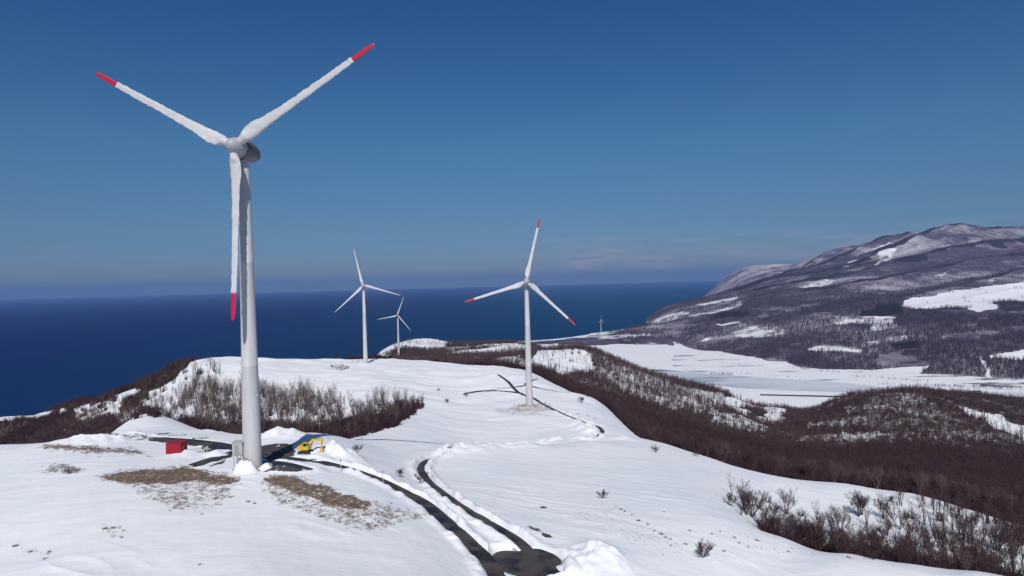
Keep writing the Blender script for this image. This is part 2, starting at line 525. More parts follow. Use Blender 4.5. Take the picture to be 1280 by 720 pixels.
def sea_mat():
    m, nt, b = new_mat('sea')
    n0 = noise(nt, objco(nt, 0.0007, 0.00018, 1), 1.0, 5, 0.6)
    c = mix(nt, ramp(nt, n0, [(0.35, 0.0), (0.65, 1.0)]), (0.0008, 0.0075, 0.068), (0.0022, 0.013, 0.092))
    nt.links.new(c, b.inputs['Base Color'])
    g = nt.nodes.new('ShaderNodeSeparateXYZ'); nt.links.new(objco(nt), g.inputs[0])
    teal_right = ramp(nt, mathn(nt, 'MULTIPLY_ADD', g.outputs['X'], 1 / 5000.0, 0.5), [(0.0, 0.0), (0.8, 1.0)])  # base colour goes lighter and more teal towards the right
    c = mix(nt, teal_right, c, mix(nt, n0, (0.0022, 0.040, 0.096), (0.0045, 0.054, 0.114)))
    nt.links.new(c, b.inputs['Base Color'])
    b.inputs['Roughness'].default_value = 0.42
    b.inputs['IOR'].default_value = 1.33
    b.inputs['Specular IOR Level'].default_value = 0.008
    h = mathn(nt, 'ADD', noise(nt, objco(nt, 0.05, 0.02, 1, 0.4), 1.0, 5, 0.7), noise(nt, objco(nt, 0.006, 0.003, 1, 0.2), 1.0, 4, 0.6))
    bump(nt, b, h, 0.7, 3.0)
    return m


def road_mat():
    m, nt, b = new_mat('wet_asphalt')
    co = objco(nt)
    n1 = noise(nt, co, 0.22, 5, 0.6)
    n2 = noise(nt, co, 2.2, 5, 0.7)
    c = mix(nt, ramp(nt, n1, [(0.42, 0.0), (0.56, 1.0)]), (0.013, 0.013, 0.016), (0.058, 0.049, 0.048))
    c = mix(nt, ramp(nt, n2, [(0.68, 0.0), (0.78, 0.8)]), c, (0.40, 0.40, 0.42))
    nt.links.new(c, b.inputs['Base Color'])
    nt.links.new(ramp(nt, n1, [(0.40, 0.40), (0.58, 0.9)]), b.inputs['Roughness'])
    bump(nt, b, n2, 0.3, 0.03)
    return m


def river_mat():
    m, nt, b = new_mat('river_ice')
    n1 = noise(nt, objco(nt, 0.0035, 0.010, 1, 0.1), 1.0, 6, 0.65)
    c = mix(nt, ramp(nt, n1, [(0.32, 0.0), (0.42, 0.7), (0.55, 1.0)]), (0.16, 0.22, 0.28), (0.66, 0.68, 0.73))
    nt.links.new(c, b.inputs['Base Color'])
    b.inputs['Roughness'].default_value = 0.5
    return m


def bark_mat(name, a, bcol):
    m, nt, b = new_mat(name)
    oi = nt.nodes.new('ShaderNodeObjectInfo')
    n = noise(nt, objco(nt), 0.35, 3)
    c = mix(nt, ramp(nt, n, [(0.3, 0.0), (0.7, 1.0)]), a, bcol)
    c = mix(nt, mathn(nt, 'MULTIPLY', oi.outputs['Random'], 0.35), c, bcol)
    nt.links.new(c, b.inputs['Base Color'])
    b.inputs['Roughness'].default_value = 0.85
    b.inputs['Specular IOR Level'].default_value = 0.15
    return m


def iced_mat():
    m, nt, b = new_mat('white_iced_paint')
    n = noise(nt, objco(nt, 1, 1, 0.5), 0.9, 6, 0.7)
    c = mix(nt, ramp(nt, n, [(0.3, 0.0), (0.7, 1.0)]), (0.44, 0.45, 0.47), (0.60, 0.605, 0.615))
    nt.links.new(c, b.inputs['Base Color'])
    b.inputs['Roughness'].default_value = 0.6
    bump(nt, b, noise(nt, objco(nt), 2.5, 5, 0.7), 0.35, 0.08)
    return m


def tower_mat():
    m, nt, b = new_mat('tower_paint')
    n = noise(nt, objco(nt, 1.2, 1.2, 0.08), 1.0, 5, 0.6)
    c = mix(nt, ramp(nt, n, [(0.3, 0.0), (0.7, 1.0)]), (0.45, 0.455, 0.465), (0.55, 0.55, 0.56))
    nt.links.new(c, b.inputs['Base Color'])
    b.inputs['Roughness'].default_value = 0.55
    return m


M = dict(snow=snow_hill_mat(), far=far_land_mat(), sea=sea_mat(), road=road_mat(), river=river_mat(),
         iced=iced_mat(), tower=tower_mat(),
         bark=bark_mat('bare_bark', (0.094, 0.057, 0.058), (0.048, 0.027, 0.032)),
         greybark=bark_mat('grey_brown_bark', (0.125, 0.086, 0.084), (0.068, 0.042, 0.044)),
         palebark=bark_mat('pale_birch_bark', (0.155, 0.116, 0.108), (0.080, 0.054, 0.052)),
         brush=bark_mat('brown_brushwood', (0.062, 0.035, 0.040), (0.036, 0.021, 0.027)),
         conifer=bark_mat('dark_conifer', (0.030, 0.034, 0.034), (0.045, 0.042, 0.048)),
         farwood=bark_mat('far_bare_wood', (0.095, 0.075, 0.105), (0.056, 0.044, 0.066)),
         red=simple('red_tip_paint', (0.46, 0.006, 0.035), 0.5),
         redbox=simple('red_corrugated_paint', (0.30, 0.004, 0.020), 0.5, 0.2),
         yellow=simple('yellow_machine_paint', (0.62, 0.42, 0.03), 0.5, 0.2),
         dark=simple('dark_rubber', (0.022, 0.021, 0.022), 0.7),
         glass=simple('dark_glass', (0.02, 0.025, 0.03), 0.1, 0.05),
         grey=simple('grey_paint', (0.42, 0.43, 0.44), 0.5),
         nacelle=simple('nacelle_paint', (0.13, 0.125, 0.145), 0.5, 0.15, 1.0), spinner=simple('spinner_paint', (0.38, 0.375, 0.40), 0.5, 0.1, 1.0),
         steel=simple('galvanised_steel', (0.34, 0.35, 0.36), 0.45, 0.15, 4, 0.3),
         concrete=simple('concrete', (0.36, 0.35, 0.34), 0.85, 0.2, 1.5),
         pile=simple('packed_snow', (0.80, 0.81, 0.84), 0.75, 0.05, 1.2))

# ------------------------------------------------------------------ mesh helpers
def link(name, me, mat=None, parent=None):
    o = bpy.data.objects.new(name, me)
    COL.objects.link(o)
    if mat is not None and me is not None and not me.materials:
        me.materials.append(mat)
    if parent is not None:
        o.parent = parent
    return o


def np_mesh(name, V, Q, mat, smooth=True, k=4):
    me = bpy.data.meshes.new(name)
    V = np.ascontiguousarray(V, np.float32); Q = np.ascontiguousarray(Q, np.int32)
    me.vertices.add(len(V)); me.vertices.foreach_set('co', V.ravel())
    me.loops.add(Q.size); me.loops.foreach_set('vertex_index', Q.ravel())
    me.polygons.add(len(Q)); me.polygons.foreach_set('loop_start', np.arange(len(Q), dtype=np.int32) * k)
    me.polygons.foreach_set('use_smooth', np.full(len(Q), smooth, bool))
    me.update(calc_edges=True)
    me.materials.append(mat)
    return me


def bm_mesh(name, bm, smooth=False):
    me = bpy.data.meshes.new(name)
    bmesh.ops.recalc_face_normals(bm, faces=bm.faces)
    bm.to_mesh(me); bm.free()
    for p in me.polygons:
        p.use_smooth = smooth
    return me


def add_box(bm, c, s, rot=None, bev=0.0):
    g = bmesh.ops.create_cube(bm, size=1.0)
    vs = g['verts']
    bmesh.ops.scale(bm, vec=s, verts=vs)
    if bev:
        es = list({e for v in vs for e in v.link_edges})
        r = bmesh.ops.bevel(bm, geom=es, offset=bev, segments=2, affect='EDGES', profile=0.5)
        vs = list({v for f in r['faces'] for v in f.verts} | {v for v in vs if v.is_valid})
    if rot is not None:
        bmesh.ops.rotate(bm, cent=(0, 0, 0), matrix=rot, verts=vs)
    bmesh.ops.translate(bm, vec=c, verts=vs)
    return vs


def add_tube(bm, pts, rads, n=8, cap=True):
    pts = [Vector(p) for p in pts]
    rings = []
    for i, p in enumerate(pts):
        t = (pts[min(i + 1, len(pts) - 1)] - pts[max(i - 1, 0)]).normalized()
        a = t.orthogonal().normalized() if i == 0 else (rings_a - t * rings_a.dot(t)).normalized()
        rings_a = a
        b = t.cross(a)
        rings.append([bm.verts.new(p + (a * math.cos(2 * math.pi * k / n) + b * math.sin(2 * math.pi * k / n)) * rads[i]) for k in range(n)])
    for r0, r1 in zip(rings, rings[1:]):
        for k in range(n):
            bm.faces.new((r0[k], r0[(k + 1) % n], r1[(k + 1) % n], r1[k]))
    if cap:
        bm.faces.new(rings[0][::-1]); bm.faces.new(rings[-1])


def add_prism(bm, poly, y0, y1):
    """outline in x-z, from y0 to y1"""
    a = [bm.verts.new((x, y0, z)) for x, z in poly]
    b = [bm.verts.new((x, y1, z)) for x, z in poly]
    n = len(poly)
    for i in range(n):
        bm.faces.new((a[i], a[(i + 1) % n], b[(i + 1) % n], b[i]))
    bm.faces.new(a[::-1]); bm.faces.new(b)


def tag(o, label=None, cat=None, group=None, kind=None):
    if label: o['label'] = label
    if cat: o['category'] = cat
    if group: o['group'] = group
    if kind: o['kind'] = kind
    return o


def empty(name, loc, rz=0.0):
    o = bpy.data.objects.new(name, None); COL.objects.link(o)
    o.empty_display_size = 1.0
    o.location = loc; o.rotation_euler = (0, 0, rz)
    return o


def grid_quads(nr, nc):
    i = np.arange(nr - 1)[:, None] * nc + np.arange(nc - 1)[None, :]
    return np.stack([i, i + 1, i + nc + 1, i + nc], -1).reshape(-1, 4)


def set_cover(me, R, G, B):
    at_ = me.attributes.new('cover', 'FLOAT_COLOR', 'POINT')
    at_.data.foreach_set('color', np.column_stack([R, G, B, np.ones_like(R)]).astype(np.float32).ravel())


# ------------------------------------------------------------------ camera, sun, sky, air
cam = bpy.data.cameras.new('camera'); co = bpy.data.objects.new('camera', cam); COL.objects.link(co)
cam.sensor_width = 36; cam.lens = 36 * F / 1280; cam.clip_start = 0.5; cam.clip_end = 200000
right = Vector((cr, -sr * sp, -sr * cp)); up = Vector((sr, cr * sp, cr * cp)); fw = Vector((0, cp, -sp))
co.matrix_world = Matrix(((right.x, up.x, -fw.x, 0), (right.y, up.y, -fw.y, 0), (right.z, up.z, -fw.z, CAM_Z), (0, 0, 0, 1)))
SC.camera = co

SUN_EL, SUN_AZ = 43.0, 0.5            # light travels ahead of the camera, a little to the right
sun = bpy.data.lights.new('sun', 'SUN'); so = bpy.data.objects.new('sun', sun); COL.objects.link(so)
sun.energy = 4.0; sun.angle = math.radians(0.53); sun.color = (1.0, 0.955, 0.90)
so.rotation_euler = (math.radians(90 - SUN_EL), 0, math.radians(-SUN_AZ))
so.location = (0, -200, 600)

W = bpy.data.worlds.new('World'); SC.world = W; W.use_nodes = True
nt = W.node_tree; bg = nt.nodes['Background']
sky = nt.nodes.new('ShaderNodeTexSky'); sky.sky_type = 'NISHITA'; sky.sun_disc = False
sky.sun_elevation = math.radians(SUN_EL); sky.sun_rotation = math.radians(180 + SUN_AZ)
sky.altitude = 300; sky.air_density = 1.0; sky.dust_density = 0.25; sky.ozone_density = 2.5
hs = nt.nodes.new('ShaderNodeHueSaturation'); hs.inputs['Saturation'].default_value = 1.12; hs.inputs['Value'].default_value = 0.72
nt.links.new(sky.outputs[0], hs.inputs['Color'])
tc = nt.nodes.new('ShaderNodeTexCoord')
sx = nt.nodes.new('ShaderNodeSeparateXYZ'); nt.links.new(tc.outputs['Generated'], sx.inputs[0])
el = sx.outputs['Z']
# low banks of thin cloud over the sea horizon
mp = nt.nodes.new('ShaderNodeMapping'); mp.inputs['Scale'].default_value = (12, 12, 105); nt.links.new(tc.outputs['Generated'], mp.inputs['Vector'])
cn = noise(nt, mp.outputs[0], 1.0, 6, 0.6)
band = ramp(nt, el, [(0.008, 0.0), (0.018, 1.0), (0.040, 0.7), (0.07, 0.0)])
azm = ramp(nt, mathn(nt, 'ADD', sx.outputs['X'], 0.5), [(0.1, 0.15), (0.5, 0.25), (0.60, 1.0), (0.80, 0.6)])
cm = mathn(nt, 'MULTIPLY', mathn(nt, 'MULTIPLY', ramp(nt, cn, [(0.46, 0.0), (0.60, 1.0)]), band), azm)
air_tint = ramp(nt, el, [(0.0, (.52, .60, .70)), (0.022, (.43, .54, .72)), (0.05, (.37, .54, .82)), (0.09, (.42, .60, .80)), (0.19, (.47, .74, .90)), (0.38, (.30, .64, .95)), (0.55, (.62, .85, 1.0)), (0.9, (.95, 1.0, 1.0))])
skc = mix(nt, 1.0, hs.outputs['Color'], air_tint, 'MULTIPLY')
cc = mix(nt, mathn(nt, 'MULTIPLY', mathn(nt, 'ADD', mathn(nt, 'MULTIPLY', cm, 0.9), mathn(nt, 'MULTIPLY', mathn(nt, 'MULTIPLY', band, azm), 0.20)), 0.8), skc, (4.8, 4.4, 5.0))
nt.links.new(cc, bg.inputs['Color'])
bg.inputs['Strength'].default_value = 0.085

vs = SC.view_settings
vs.view_transform = 'Standard'; vs.look = 'None'; vs.exposure = 0.0; vs.gamma = 1.0; vs.use_curve_mapping = False
SC.cycles.use_denoising = True
SC.cycles.max_bounces = 5; SC.cycles.diffuse_bounces = 2; SC.cycles.volume_bounces = 0
SC.cycles.use_adaptive_sampling = True; SC.cycles.adaptive_threshold = 0.015

EDGE = 62000.0
bm = bmesh.new()
bmesh.ops.create_cube(bm, size=1.0)
bmesh.ops.scale(bm, vec=(EDGE * 2 + 2000, EDGE * 2 + 2000, 1), verts=bm.verts)
for v in bm.verts:
    v.co.z = 900.0 if v.co.z > 0 else -36.0
air = link('haze', bm_mesh('haze', bm)); tag(air, kind='stuff')
hm = bpy.data.materials.new('haze'); hm.use_nodes = True
hn = hm.node_tree; hn.nodes.clear()
ho = hn.nodes.new('ShaderNodeOutputMaterial'); pv = hn.nodes.new('ShaderNodeVolumePrincipled')
pv.inputs['Color'].default_value = (0.23, 0.43, 0.90, 1); pv.inputs['Density'].default_value = 3.4e-5
pv.inputs['Anisotropy'].default_value = 0.0
hn.links.new(pv.outputs[0], ho.inputs['Volume'])
air.data.materials.append(hm)

# ------------------------------------------------------------------ the setting
bm = bmesh.new()
N = 24
g = [[bm.verts.new((EDGE * (2 * i / N - 1), EDGE * (2 * j / N - 1), 0)) for i in range(N + 1)] for j in range(N + 1)]
for j in range(N):
    for i in range(N):
        bm.faces.new((g[j][i], g[j][i + 1], g[j + 1][i + 1], g[j + 1][i]))
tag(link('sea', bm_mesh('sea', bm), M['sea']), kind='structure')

# near hill
a_ax = np.unique(np.concatenate([np.linspace(-1600, -680, 60), np.linspace(-680, 690, 860), np.linspace(690, 1600, 60)]))
d_ax = np.concatenate([np.geomspace(22, 70, 60, endpoint=False), np.geomspace(70, 330, 400, endpoint=False), np.geomspace(330, 1100, 250, endpoint=False), np.geomspace(1100, 2050, 60)])
AA, DD = np.meshgrid(a_ax, d_ax)
HX = AA / F * DD; HY = DD
HZ = np.maximum(hill(HX, HY), -30)
# mark covers
hp, hq = project(HX.ravel(), HY.ravel(), HZ.ravel())
hd = HY.ravel(); hx = HX.ravel(); hz_ = HZ.ravel()


def warp(x, y, p, q, k=1.0):
    w = np.maximum(y, 60.0)
    sx_ = x / w * 50; sy_ = np.log(w) * 24
    return p + k * 9 * fbm(sx_, sy_, 301, 3), q + k * 4.5 * fbm(sx_ + 40, sy_, 311, 3)


hp0, hq0 = hp, hq
hp, hq = warp(hx, hd, hp, hq, 0.8)


def soft(poly, d0, d1, blur=3.0, s=1, px=None, py=None, d=None):
    """1 inside an outline, with a wandering edge"""
    P = hp if px is None else px; Q = hq if py is None else py; D = hd if d is None else d
    acc = 0
    m0 = (D >= d0) & (D <= d1)
    for k in range(6):
        ang = k * math.pi / 3 + 0.3
        acc = acc + inside(P + blur * math.cos(ang), Q + blur * 0.5 * math.sin(ang), poly)
    return np.where(m0, acc / 6.0, 0.0)


GRASS = [
    ([(118,598),(150,588),(205,586),(228,582),(262,589),(296,596),(300,604),(270,607),(240,603),(190,606),(150,604)], 0.74),
    ([(150,600),(300,600),(290,622),(255,642),(215,640),(180,620)], 0.38),
    ([(322,595),(350,592),(368,594),(400,604),(440,618),(470,630),(460,640),(420,636),(380,622),(340,608)], 0.72),
    ([(325,602),(400,612),(470,628),(530,640),(540,646),(490,660),(460,664),(400,650),(350,632)], 0.42),
    ([(55,583),(80,578),(105,585),(95,595),(60,592)], 0.55),
    ([(125,658),(150,656),(155,672),(140,680)], 0.36), ([(15,680),(75,688),(70,698),(20,690)], 0.33),
    ([(40,556),(110,554),(175,563),(190,570),(120,567),(60,562)], 0.62),
    ([(640,505),(690,503),(695,512),(660,517),(630,513)], 0.5), ([(600,512),(640,508),(720,524),(660,522)], 0.40),
    ([(700,640),(780,632),(870,690),(830,700)], 0.24), ([(880,670),(960,655),(1100,690),(1080,704),(960,690)], 0.26),
]
R_ = np.zeros(hp.shape)
for poly, v in GRASS:
    R_ = np.maximum(R_, v * soft(poly, 60, 420, 5))
BARE = [
    ([(652,656),(664,655),(690,668),(692,674),(678,670)], 0.56), ([(672,633),(690,633),(688,638),(676,637)], 0.6),
    ([(255,575),(290,562),(300,566),(272,585),(255,582)], 0.52), ([(318,560),(345,553),(370,556),(372,570),(340,576),(318,572)], 0.75),
    ([(326,575),(350,577),(388,585),(380,589),(345,589),(326,590)], 0.62),
    ([(120,540),(200,541),(262,546),(268,549),(200,546),(120,543)], 0.5),
    ([(410,455),(430,454),(440,460),(425,464)], 0.5), ([(440,450),(470,449),(472,454),(442,455)], 0.4),
    ([(700,512),(740,520),(770,526),(730,524)], 0.4),
    ([(570,457),(600,463),(640,480),(600,466)], 0.38), ([(640,504),(690,503),(690,509),(645,509)], 0.42),
]
B_ = 0.46 * road_edge(hx, hd)
for poly, v in BARE:
    B_ = np.maximum(B_, v * soft(poly, 90, 620, 2))

# how thickly each piece of the near land is wooded (per pixel outline and distance span): trees, brush
SNOWFACE = [(668,438),(722,436),(748,446),(742,464),(700,470),(668,460)]


def wood(x, y, z):
    """(tree density 0..1, brush density 0..1) at points of the near hill"""
    p, q = project(x, y, z)
    p, q = warp(x, y, p, q)
    t = np.zeros(x.shape); b = np.zeros(x.shape)
    n = vnoise(x / 23, y / 23, 41) + 0.5
    def put(mask, tv, bv):
        t[mask] = tv if np.isscalar(tv) else tv[mask]
        b[mask] = bv if np.isscalar(bv) else bv[mask]
    n2 = fbm(x / 34, y / 34, 43, 3) + 0.5
    # left: the sea-facing ridge
    put((y > 235) & (y < 1250) & (p < 205) & (p > -400) & (z > 3), 0.8, 0.45 + 0.4 * n2)
    put((y > 225) & (y < 330) & (p < 150) & (p > -400), 0.8, 1.0)
    put((y > 590) & (p >= 205) & (p < 495) & (z > 3) & (y < 1250), 0.7, 0.6)
    put(((p - 217) * 0.9 < (472 - q)) & (y > 380) & (y < 560) & (p < 250) & (p > 100), 0.7, 0.6)
    put((y > 480) & inside(p, q, [(-50,518),(45,516),(85,511),(84,515),(45,522),(-50,528)]), 0.03, 0.0)
    put((y > 480) & inside(p, q, [(140,497),(160,489),(178,486),(182,500),(150,508)]), 0.04, 0.0)
    put((y > 400) & inside(p, q, [(88,512),(140,499),(150,508),(150,518),(100,530)]), 0.35 * n, 0.08)
    put((y > 300) & inside(p, q, [(185,492),(212,480),(228,482),(215,500),(190,505)]), 0.18 * n, 0.04)
    # the mound by the track
    put((y > 225) & (y < 262) & (p > 130) & (p < 236), 0.02, 0.0)
    put((y > 222) & (y < 262) & (p > 168) & (p < 212) & (q < 533), 0.55 * (n > .4), 0.35 * (n > .5))
    # slope with birches behind the big turbine
    up_ = [(150,520),(190,500),(215,488),(240,482),(292,488),(323,486),(345,494),(362,492),(384,487),(402,499),(425,499),(434,512),(446,514),(458,499),(485,497),(500,500),(512,506),(498,524),(461,548),(300,556),(150,556)]
    m = inside(p, q, up_) & (y > 275) & (y < 540)
    put(m, 0.50 + 0.45 * sstep(0.3, 0.75, n), 0.06 * n + 0.10 * sstep(0.5, 0.9, n2))
    m = inside(p, q, [(430,505),(452,498),(456,512),(440,530),(428,520)]) & (y > 275) & (y < 540); put(m, 0.06, 0.0)
    low = [(150,534),(200,530),(260,530),(330,532),(400,535),(455,524),(490,514),(510,505),(532,506),(500,528),(455,545),(330,560),(150,560)]
    m = inside(p, q, low) & (y > 225) & (y < 420)
    put(m, 0.30, 1.0)
    m = inside(p, q, [(212,476),(232,462),(262,460),(275,466),(262,482),(225,486)]) & (y < 560) & (y > 380); put(m, 0.13, 0.03)
    m = inside(p, q, [(300,468),(316,464),(318,480),(298,484)]) & (y < 560) & (y > 380); put(m, 0.3, 0.08)
    # right: beyond the plateau edge
    edge = np.interp(p, [560,600,640,660,700,740,770,800,830,900,980,1060,1100,1140,1220,1300,1500], [580,550,530,535,475,428,393,342,297,267,248,258,262,262,255,245,245])
    m = (p > 545) & (y > edge) & (y < 1150) & (z > 5)
    put(m, 0.75 + 0.25 * sstep(0.2, 0.7, n2), 0.38 + 0.55 * sstep(0.35, 0.75, n2))
    put(m & (y < edge + 170), 0.95, 1.0)
    deep = m & inside(p, q, [(740,490),(800,500),(880,540),(960,560),(1060,560),(1140,570),(1300,600),(1300,700),(900,620),(800,560)])
    put(deep, 0.9, 0.75 + 0.25 * n2)
    put(m & inside(p, q, [(740,455),(800,470),(850,484),(880,490),(905,492),(900,520),(840,512),(780,490)]) & (y > 560), 0.75, 0.35 * n2)
    put(m & inside(p, q, SNOWFACE) & (y > 640), 0.10 * (n > .5), 0.03)
    put(m & inside(p, q, [(742,444),(790,456),(850,484),(866,496),(845,500),(800,492),(742,472)]) & (y > 620), 0.65 + .35 * n, 0.10 + 0.2 * n2)
    put(m & inside(p, q, [(905,496),(950,494),(985,514),(978,530),(955,528),(905,510)]) & (y > 700) & (y < 945), 0.20 * n2, 0.05)
    put(m & inside(p, q, [(918,506),(945,510),(962,520),(940,520)]) & (y > 700), 0.8, 0.8)
    put(m & inside(p, q, [(890,515),(930,522),(962,534),(950,542),(890,528)]) & (y > 500), 0.35, 0.15)
    put(m & inside(p, q, [(1085,496),(1160,498),(1240,515),(1300,545),(1300,585),(1230,578),(1160,558),(1085,535)]) & (y > 540), 0.85 + .15 * n, 0.16 + 0.45 * n2)
    put(m & inside(p, q, [(1195,506),(1235,514),(1300,540),(1300,556),(1240,534)]) & (y > 540), 0.20, 0.03)
    put(m & inside(p, q, [(1050,538),(1120,543),(1130,556),(1055,552)]) & (y > 460), 0.6, 0.25)
    put(m & inside(p, q, [(1010,530),(1080,522),(1082,527),(1012,536)]) & (y > 460), 0.6, 0.25)
    put(m & inside(p, q, [(1040,570),(1085,574),(1090,580),(1045,576)]) & (y > 400), 0.6, 0.3)
    # headland behind
    m = (p > 470) & (p <= 668) & (y > 640) & (y < 1500) & (z > 4)
    hb = fbm(x / 70, y / 32, 47, 3)
    put(m, 0.85 * sstep(-0.26, 0.0, hb), 0.6 * sstep(-0.14, 0.08, hb))
    put(m & (y > 1120) & inside(p, q, [(470,446),(482,428),(500,418),(535,416),(560,432),(540,440),(500,444)]), 0.3 * (hb > 0.05), 0.0)
    put(m & inside(p, q, [(630,455),(680,449),(680,457),(640,460)]), 0.1, 0.0)
    # the thicket in the gully, lower right
    m = (y > 143) & (y < edge - 10) & (p > 900)
    g1 = [(905,622),(935,615),(985,640),(1040,650),(1090,640),(1120,625),(1180,618),(1300,622),(1300,760),(1200,760),(1090,735),(1000,700),(955,668),(920,640)]
    k = m & inside(p, q, g1) & (y < 262)
    dens = 0.48 + 0.40 * sstep(1060, 1260, p)
    put(k, dens * (0.25 + 0.9 * n), 0.10 * n * n2 + 0.24 * sstep(1120, 1300, p) * (n2 > .5))
    put(k & (y < 168) & (p > 950), 0.7, 0.9)
    put(k & inside(p, q, [(1160,600),(1215,616),(1222,632),(1165,628)]), 0.12, 0.0)
    put(k & inside(p, q, [(1235,630),(1300,636),(1300,652),(1240,648)]), 0.15, 0.0)
    return t, b


G_ = np.zeros(hp.shape)
tden, bden = wood(hx, hd, hz_)
wk = (tden > 0) | (bden > 0)
G_ = np.clip(np.where(hd > 470, 0.50, 0.22) * tden + 0.75 * bden, 0, 1)
V = np.column_stack([hx, hd, hz_])
me = np_mesh('snow_hill', V, grid_quads(len(d_ax), len(a_ax)), M['snow'])
set_cover(me, R_, G_, B_)
tag(link('snow_ground', me), kind='structure')

# far land
fa_ax = np.unique(np.concatenate([np.linspace(-90, 690, 760), np.linspace(690, 1300, 60)]))
fd_ax = np.concatenate([np.geomspace(1150, 1700, 40, endpoint=False), np.geomspace(1700, 9000, 520, endpoint=False), np.geomspace(9000, 12000, 30)])
AA, DD = np.meshgrid(fa_ax, fd_ax)
FX = AA / F * DD; FY = DD
coast_d = coast_line(FX.ravel(), FY.ravel())
FZ = np.maximum(far_full(FX, FY), -30)
fp, fq = project(FX.ravel(), FY.ravel(), FZ.ravel())
fdd = FY.ravel(); fz = FZ.ravel(); fx = FX.ravel()
fp0, fq0 = fp, fq
_wx = 7 * fbm(fx / 90, fdd / 90, 401, 4); _wy = 3.2 * fbm(fx / 110, fdd / 110, 402, 4)
fp = fp + _wx; fq = fq + _wy
PLAIN = [(600,445),(640,432),(700,424),(760,415),(800,409),(838,411),(800,423),(838,431),(864,436),(909,440),(943,446),(958,451),(984,453),(1000,460),(1032,464),(1081,463),(1125,460),(1163,458),(1142,476),(1282,479),(1500,482),(1500,700),(400,700)]
FIELDS = [
 ([(1129,375),(1149,371.5),(1201,363),(1280,351),(1400,340),(1400,366),(1280,377),(1246,376),(1246,386),(1218,390),(1201,383),(1163,386),(1132,384)], 0.95),
 ([(1038,402),(1046,394),(1074,394),(1125,397),(1115,404),(1132,409),(1087,415),(1086,406),(1046,407)], 0.62),
 ([(1005,437),(1022,431),(1060,431),(1087,426),(1142,417),(1149,421),(1108,429),(1081,434),(1077,443),(1053,439),(1012,440)], 0.64),
 ([(914,415),(929,407),(971,405),(984,411),(981,422),(953,424),(936,422),(922,421)], 0.56),
 ([(1232,444),(1280,438),(1400,430),(1400,446),(1280,449),(1268,451),(1263,447),(1239,447)], 0.95),
 ([(1219,445),(1226,445),(1236,457),(1241,471),(1242,479),(1235,479),(1233,470),(1231,460)], 0.9),
 ([(866,381),(902,374),(923,369),(922,374),(881,383)], 0.8),
 ([(858,394),(892,388),(929,376),(927,383),(892,392),(862,397)], 0.62),
 ([(897,404),(929,402),(930,406),(902,407)], 0.75),
 ([(1090,312),(1112,301),(1121,313),(1113,325),(1091,333),(1098,319)], 0.66),
 ([(1049,335),(1073,322),(1076,329),(1053,337)], 0.58), ([(990,361),(1030,348),(1050,353),(1014,361)], 0.58),
 ([(1166,345),(1187,335),(1179,349)], 0.6), ([(1232,351),(1261,337),(1243,353)], 0.55), ([(1092,369),(1112,361),(1104,371)], 0.5),
 ([(1190,420),(1240,412),(1300,408),(1300,424),(1230,430)], 0.36), ([(1120,405),(1180,400),(1170,412),(1120,416)], 0.40),
 ([(815,400),(850,388),(862,392),(835,402),(815,408)], 0.66), ([(870,425),(884,420),(892,423),(880,428)], 0.5), ([(826,420),(850,416),(850,422)], .4),
]
CONIFER = [
 [(1072,395),(1077,387),(1101,381),(1127,380),(1129,394),(1101,397)], [(1139,476),(1170,458),(1184,447),(1219,446),(1231,475),(1184,476)],
 [(1237,448),(1280,450),(1400,450),(1400,478),(1280,478),(1246,477)], [(988,460),(1005,447),(1046,444),(1087,449),(1105,458),(1081,462),(1032,463)],
 [(888,399),(909,390),(936,387),(933,396)], [(1115,430),(1148,424),(1150,434),(1118,438)],
 [(930,372),(1010,345),(1060,330),(1110,318),(1112,323),(1060,338),(1010,352),(935,378)], [(1110,372),(1180,352),(1280,334),(1282,340),(1190,358),(1120,377)],
]


def fsoft(poly, s=1.0):
    return soft(poly, 0, 1e9, s, px=fp, py=fq, d=fdd)


SR = np.zeros(fp.shape)
for poly, v in FIELDS:
    SR = np.maximum(SR, v * fsoft(poly, 2.0))
SR = np.maximum(SR, fsoft(PLAIN, 1.2) * np.where((fp < 842) & (fq < 430), 0.38 + 0.6 * fbm(fx / 150, fdd / 150, 77, 3), 1.0) * sstep(30, 20, fz))
DG = np.zeros(fp.shape)
for i, poly in enumerate(CONIFER):
    DG = np.maximum(DG, (1.0 if i in (0, 4, 5) else (0.42 if i < 6 else 0.5)) * fsoft(poly, 1.5))
sp_ = spur(fx, fdd)
HB = 0.34 + 0.24 * sstep(200, 480, fz) + 1.0 * fbm(fx / 380, fdd / 380, 51, 4) + 0.35 * sstep(150, 350, fz) * (0.45 - sp_)
DG = np.maximum(DG, 0.85 * sstep(0.70, 0.95, sp_ + 0.3 * fbm(fx / 200, fdd / 200, 55, 3)) * sstep(120, 230, fz) * (fdd < 6600))
SR = np.maximum(SR, 0.95 * sstep(0.972, 0.982, fdd / coast_d) * (fz > 0.3) * (fz < 14) * (fdd < coast_d * 1.002))
FLAT = (fz < 5.9) & (fp > 842)
SR = np.where(FLAT, 1.0 - 0.58 * sstep(0.16, 0.32, fbm(fx / 230, fdd / 34 + fx / 500, 79, 3)), SR); DG = np.where(FLAT, 0.0, DG)
HB = np.maximum(HB, (0.55 + 0.5 * fbm(fx / 300, fdd / 300, 58, 3)) * ((fdd > 6300) & (fp < 1030)))
V = np.column_stack([fx, fdd, fz])
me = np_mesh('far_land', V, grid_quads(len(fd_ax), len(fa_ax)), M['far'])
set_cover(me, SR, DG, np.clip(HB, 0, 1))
tag(link('mountain_and_valley_terrain', me), kind='structure')


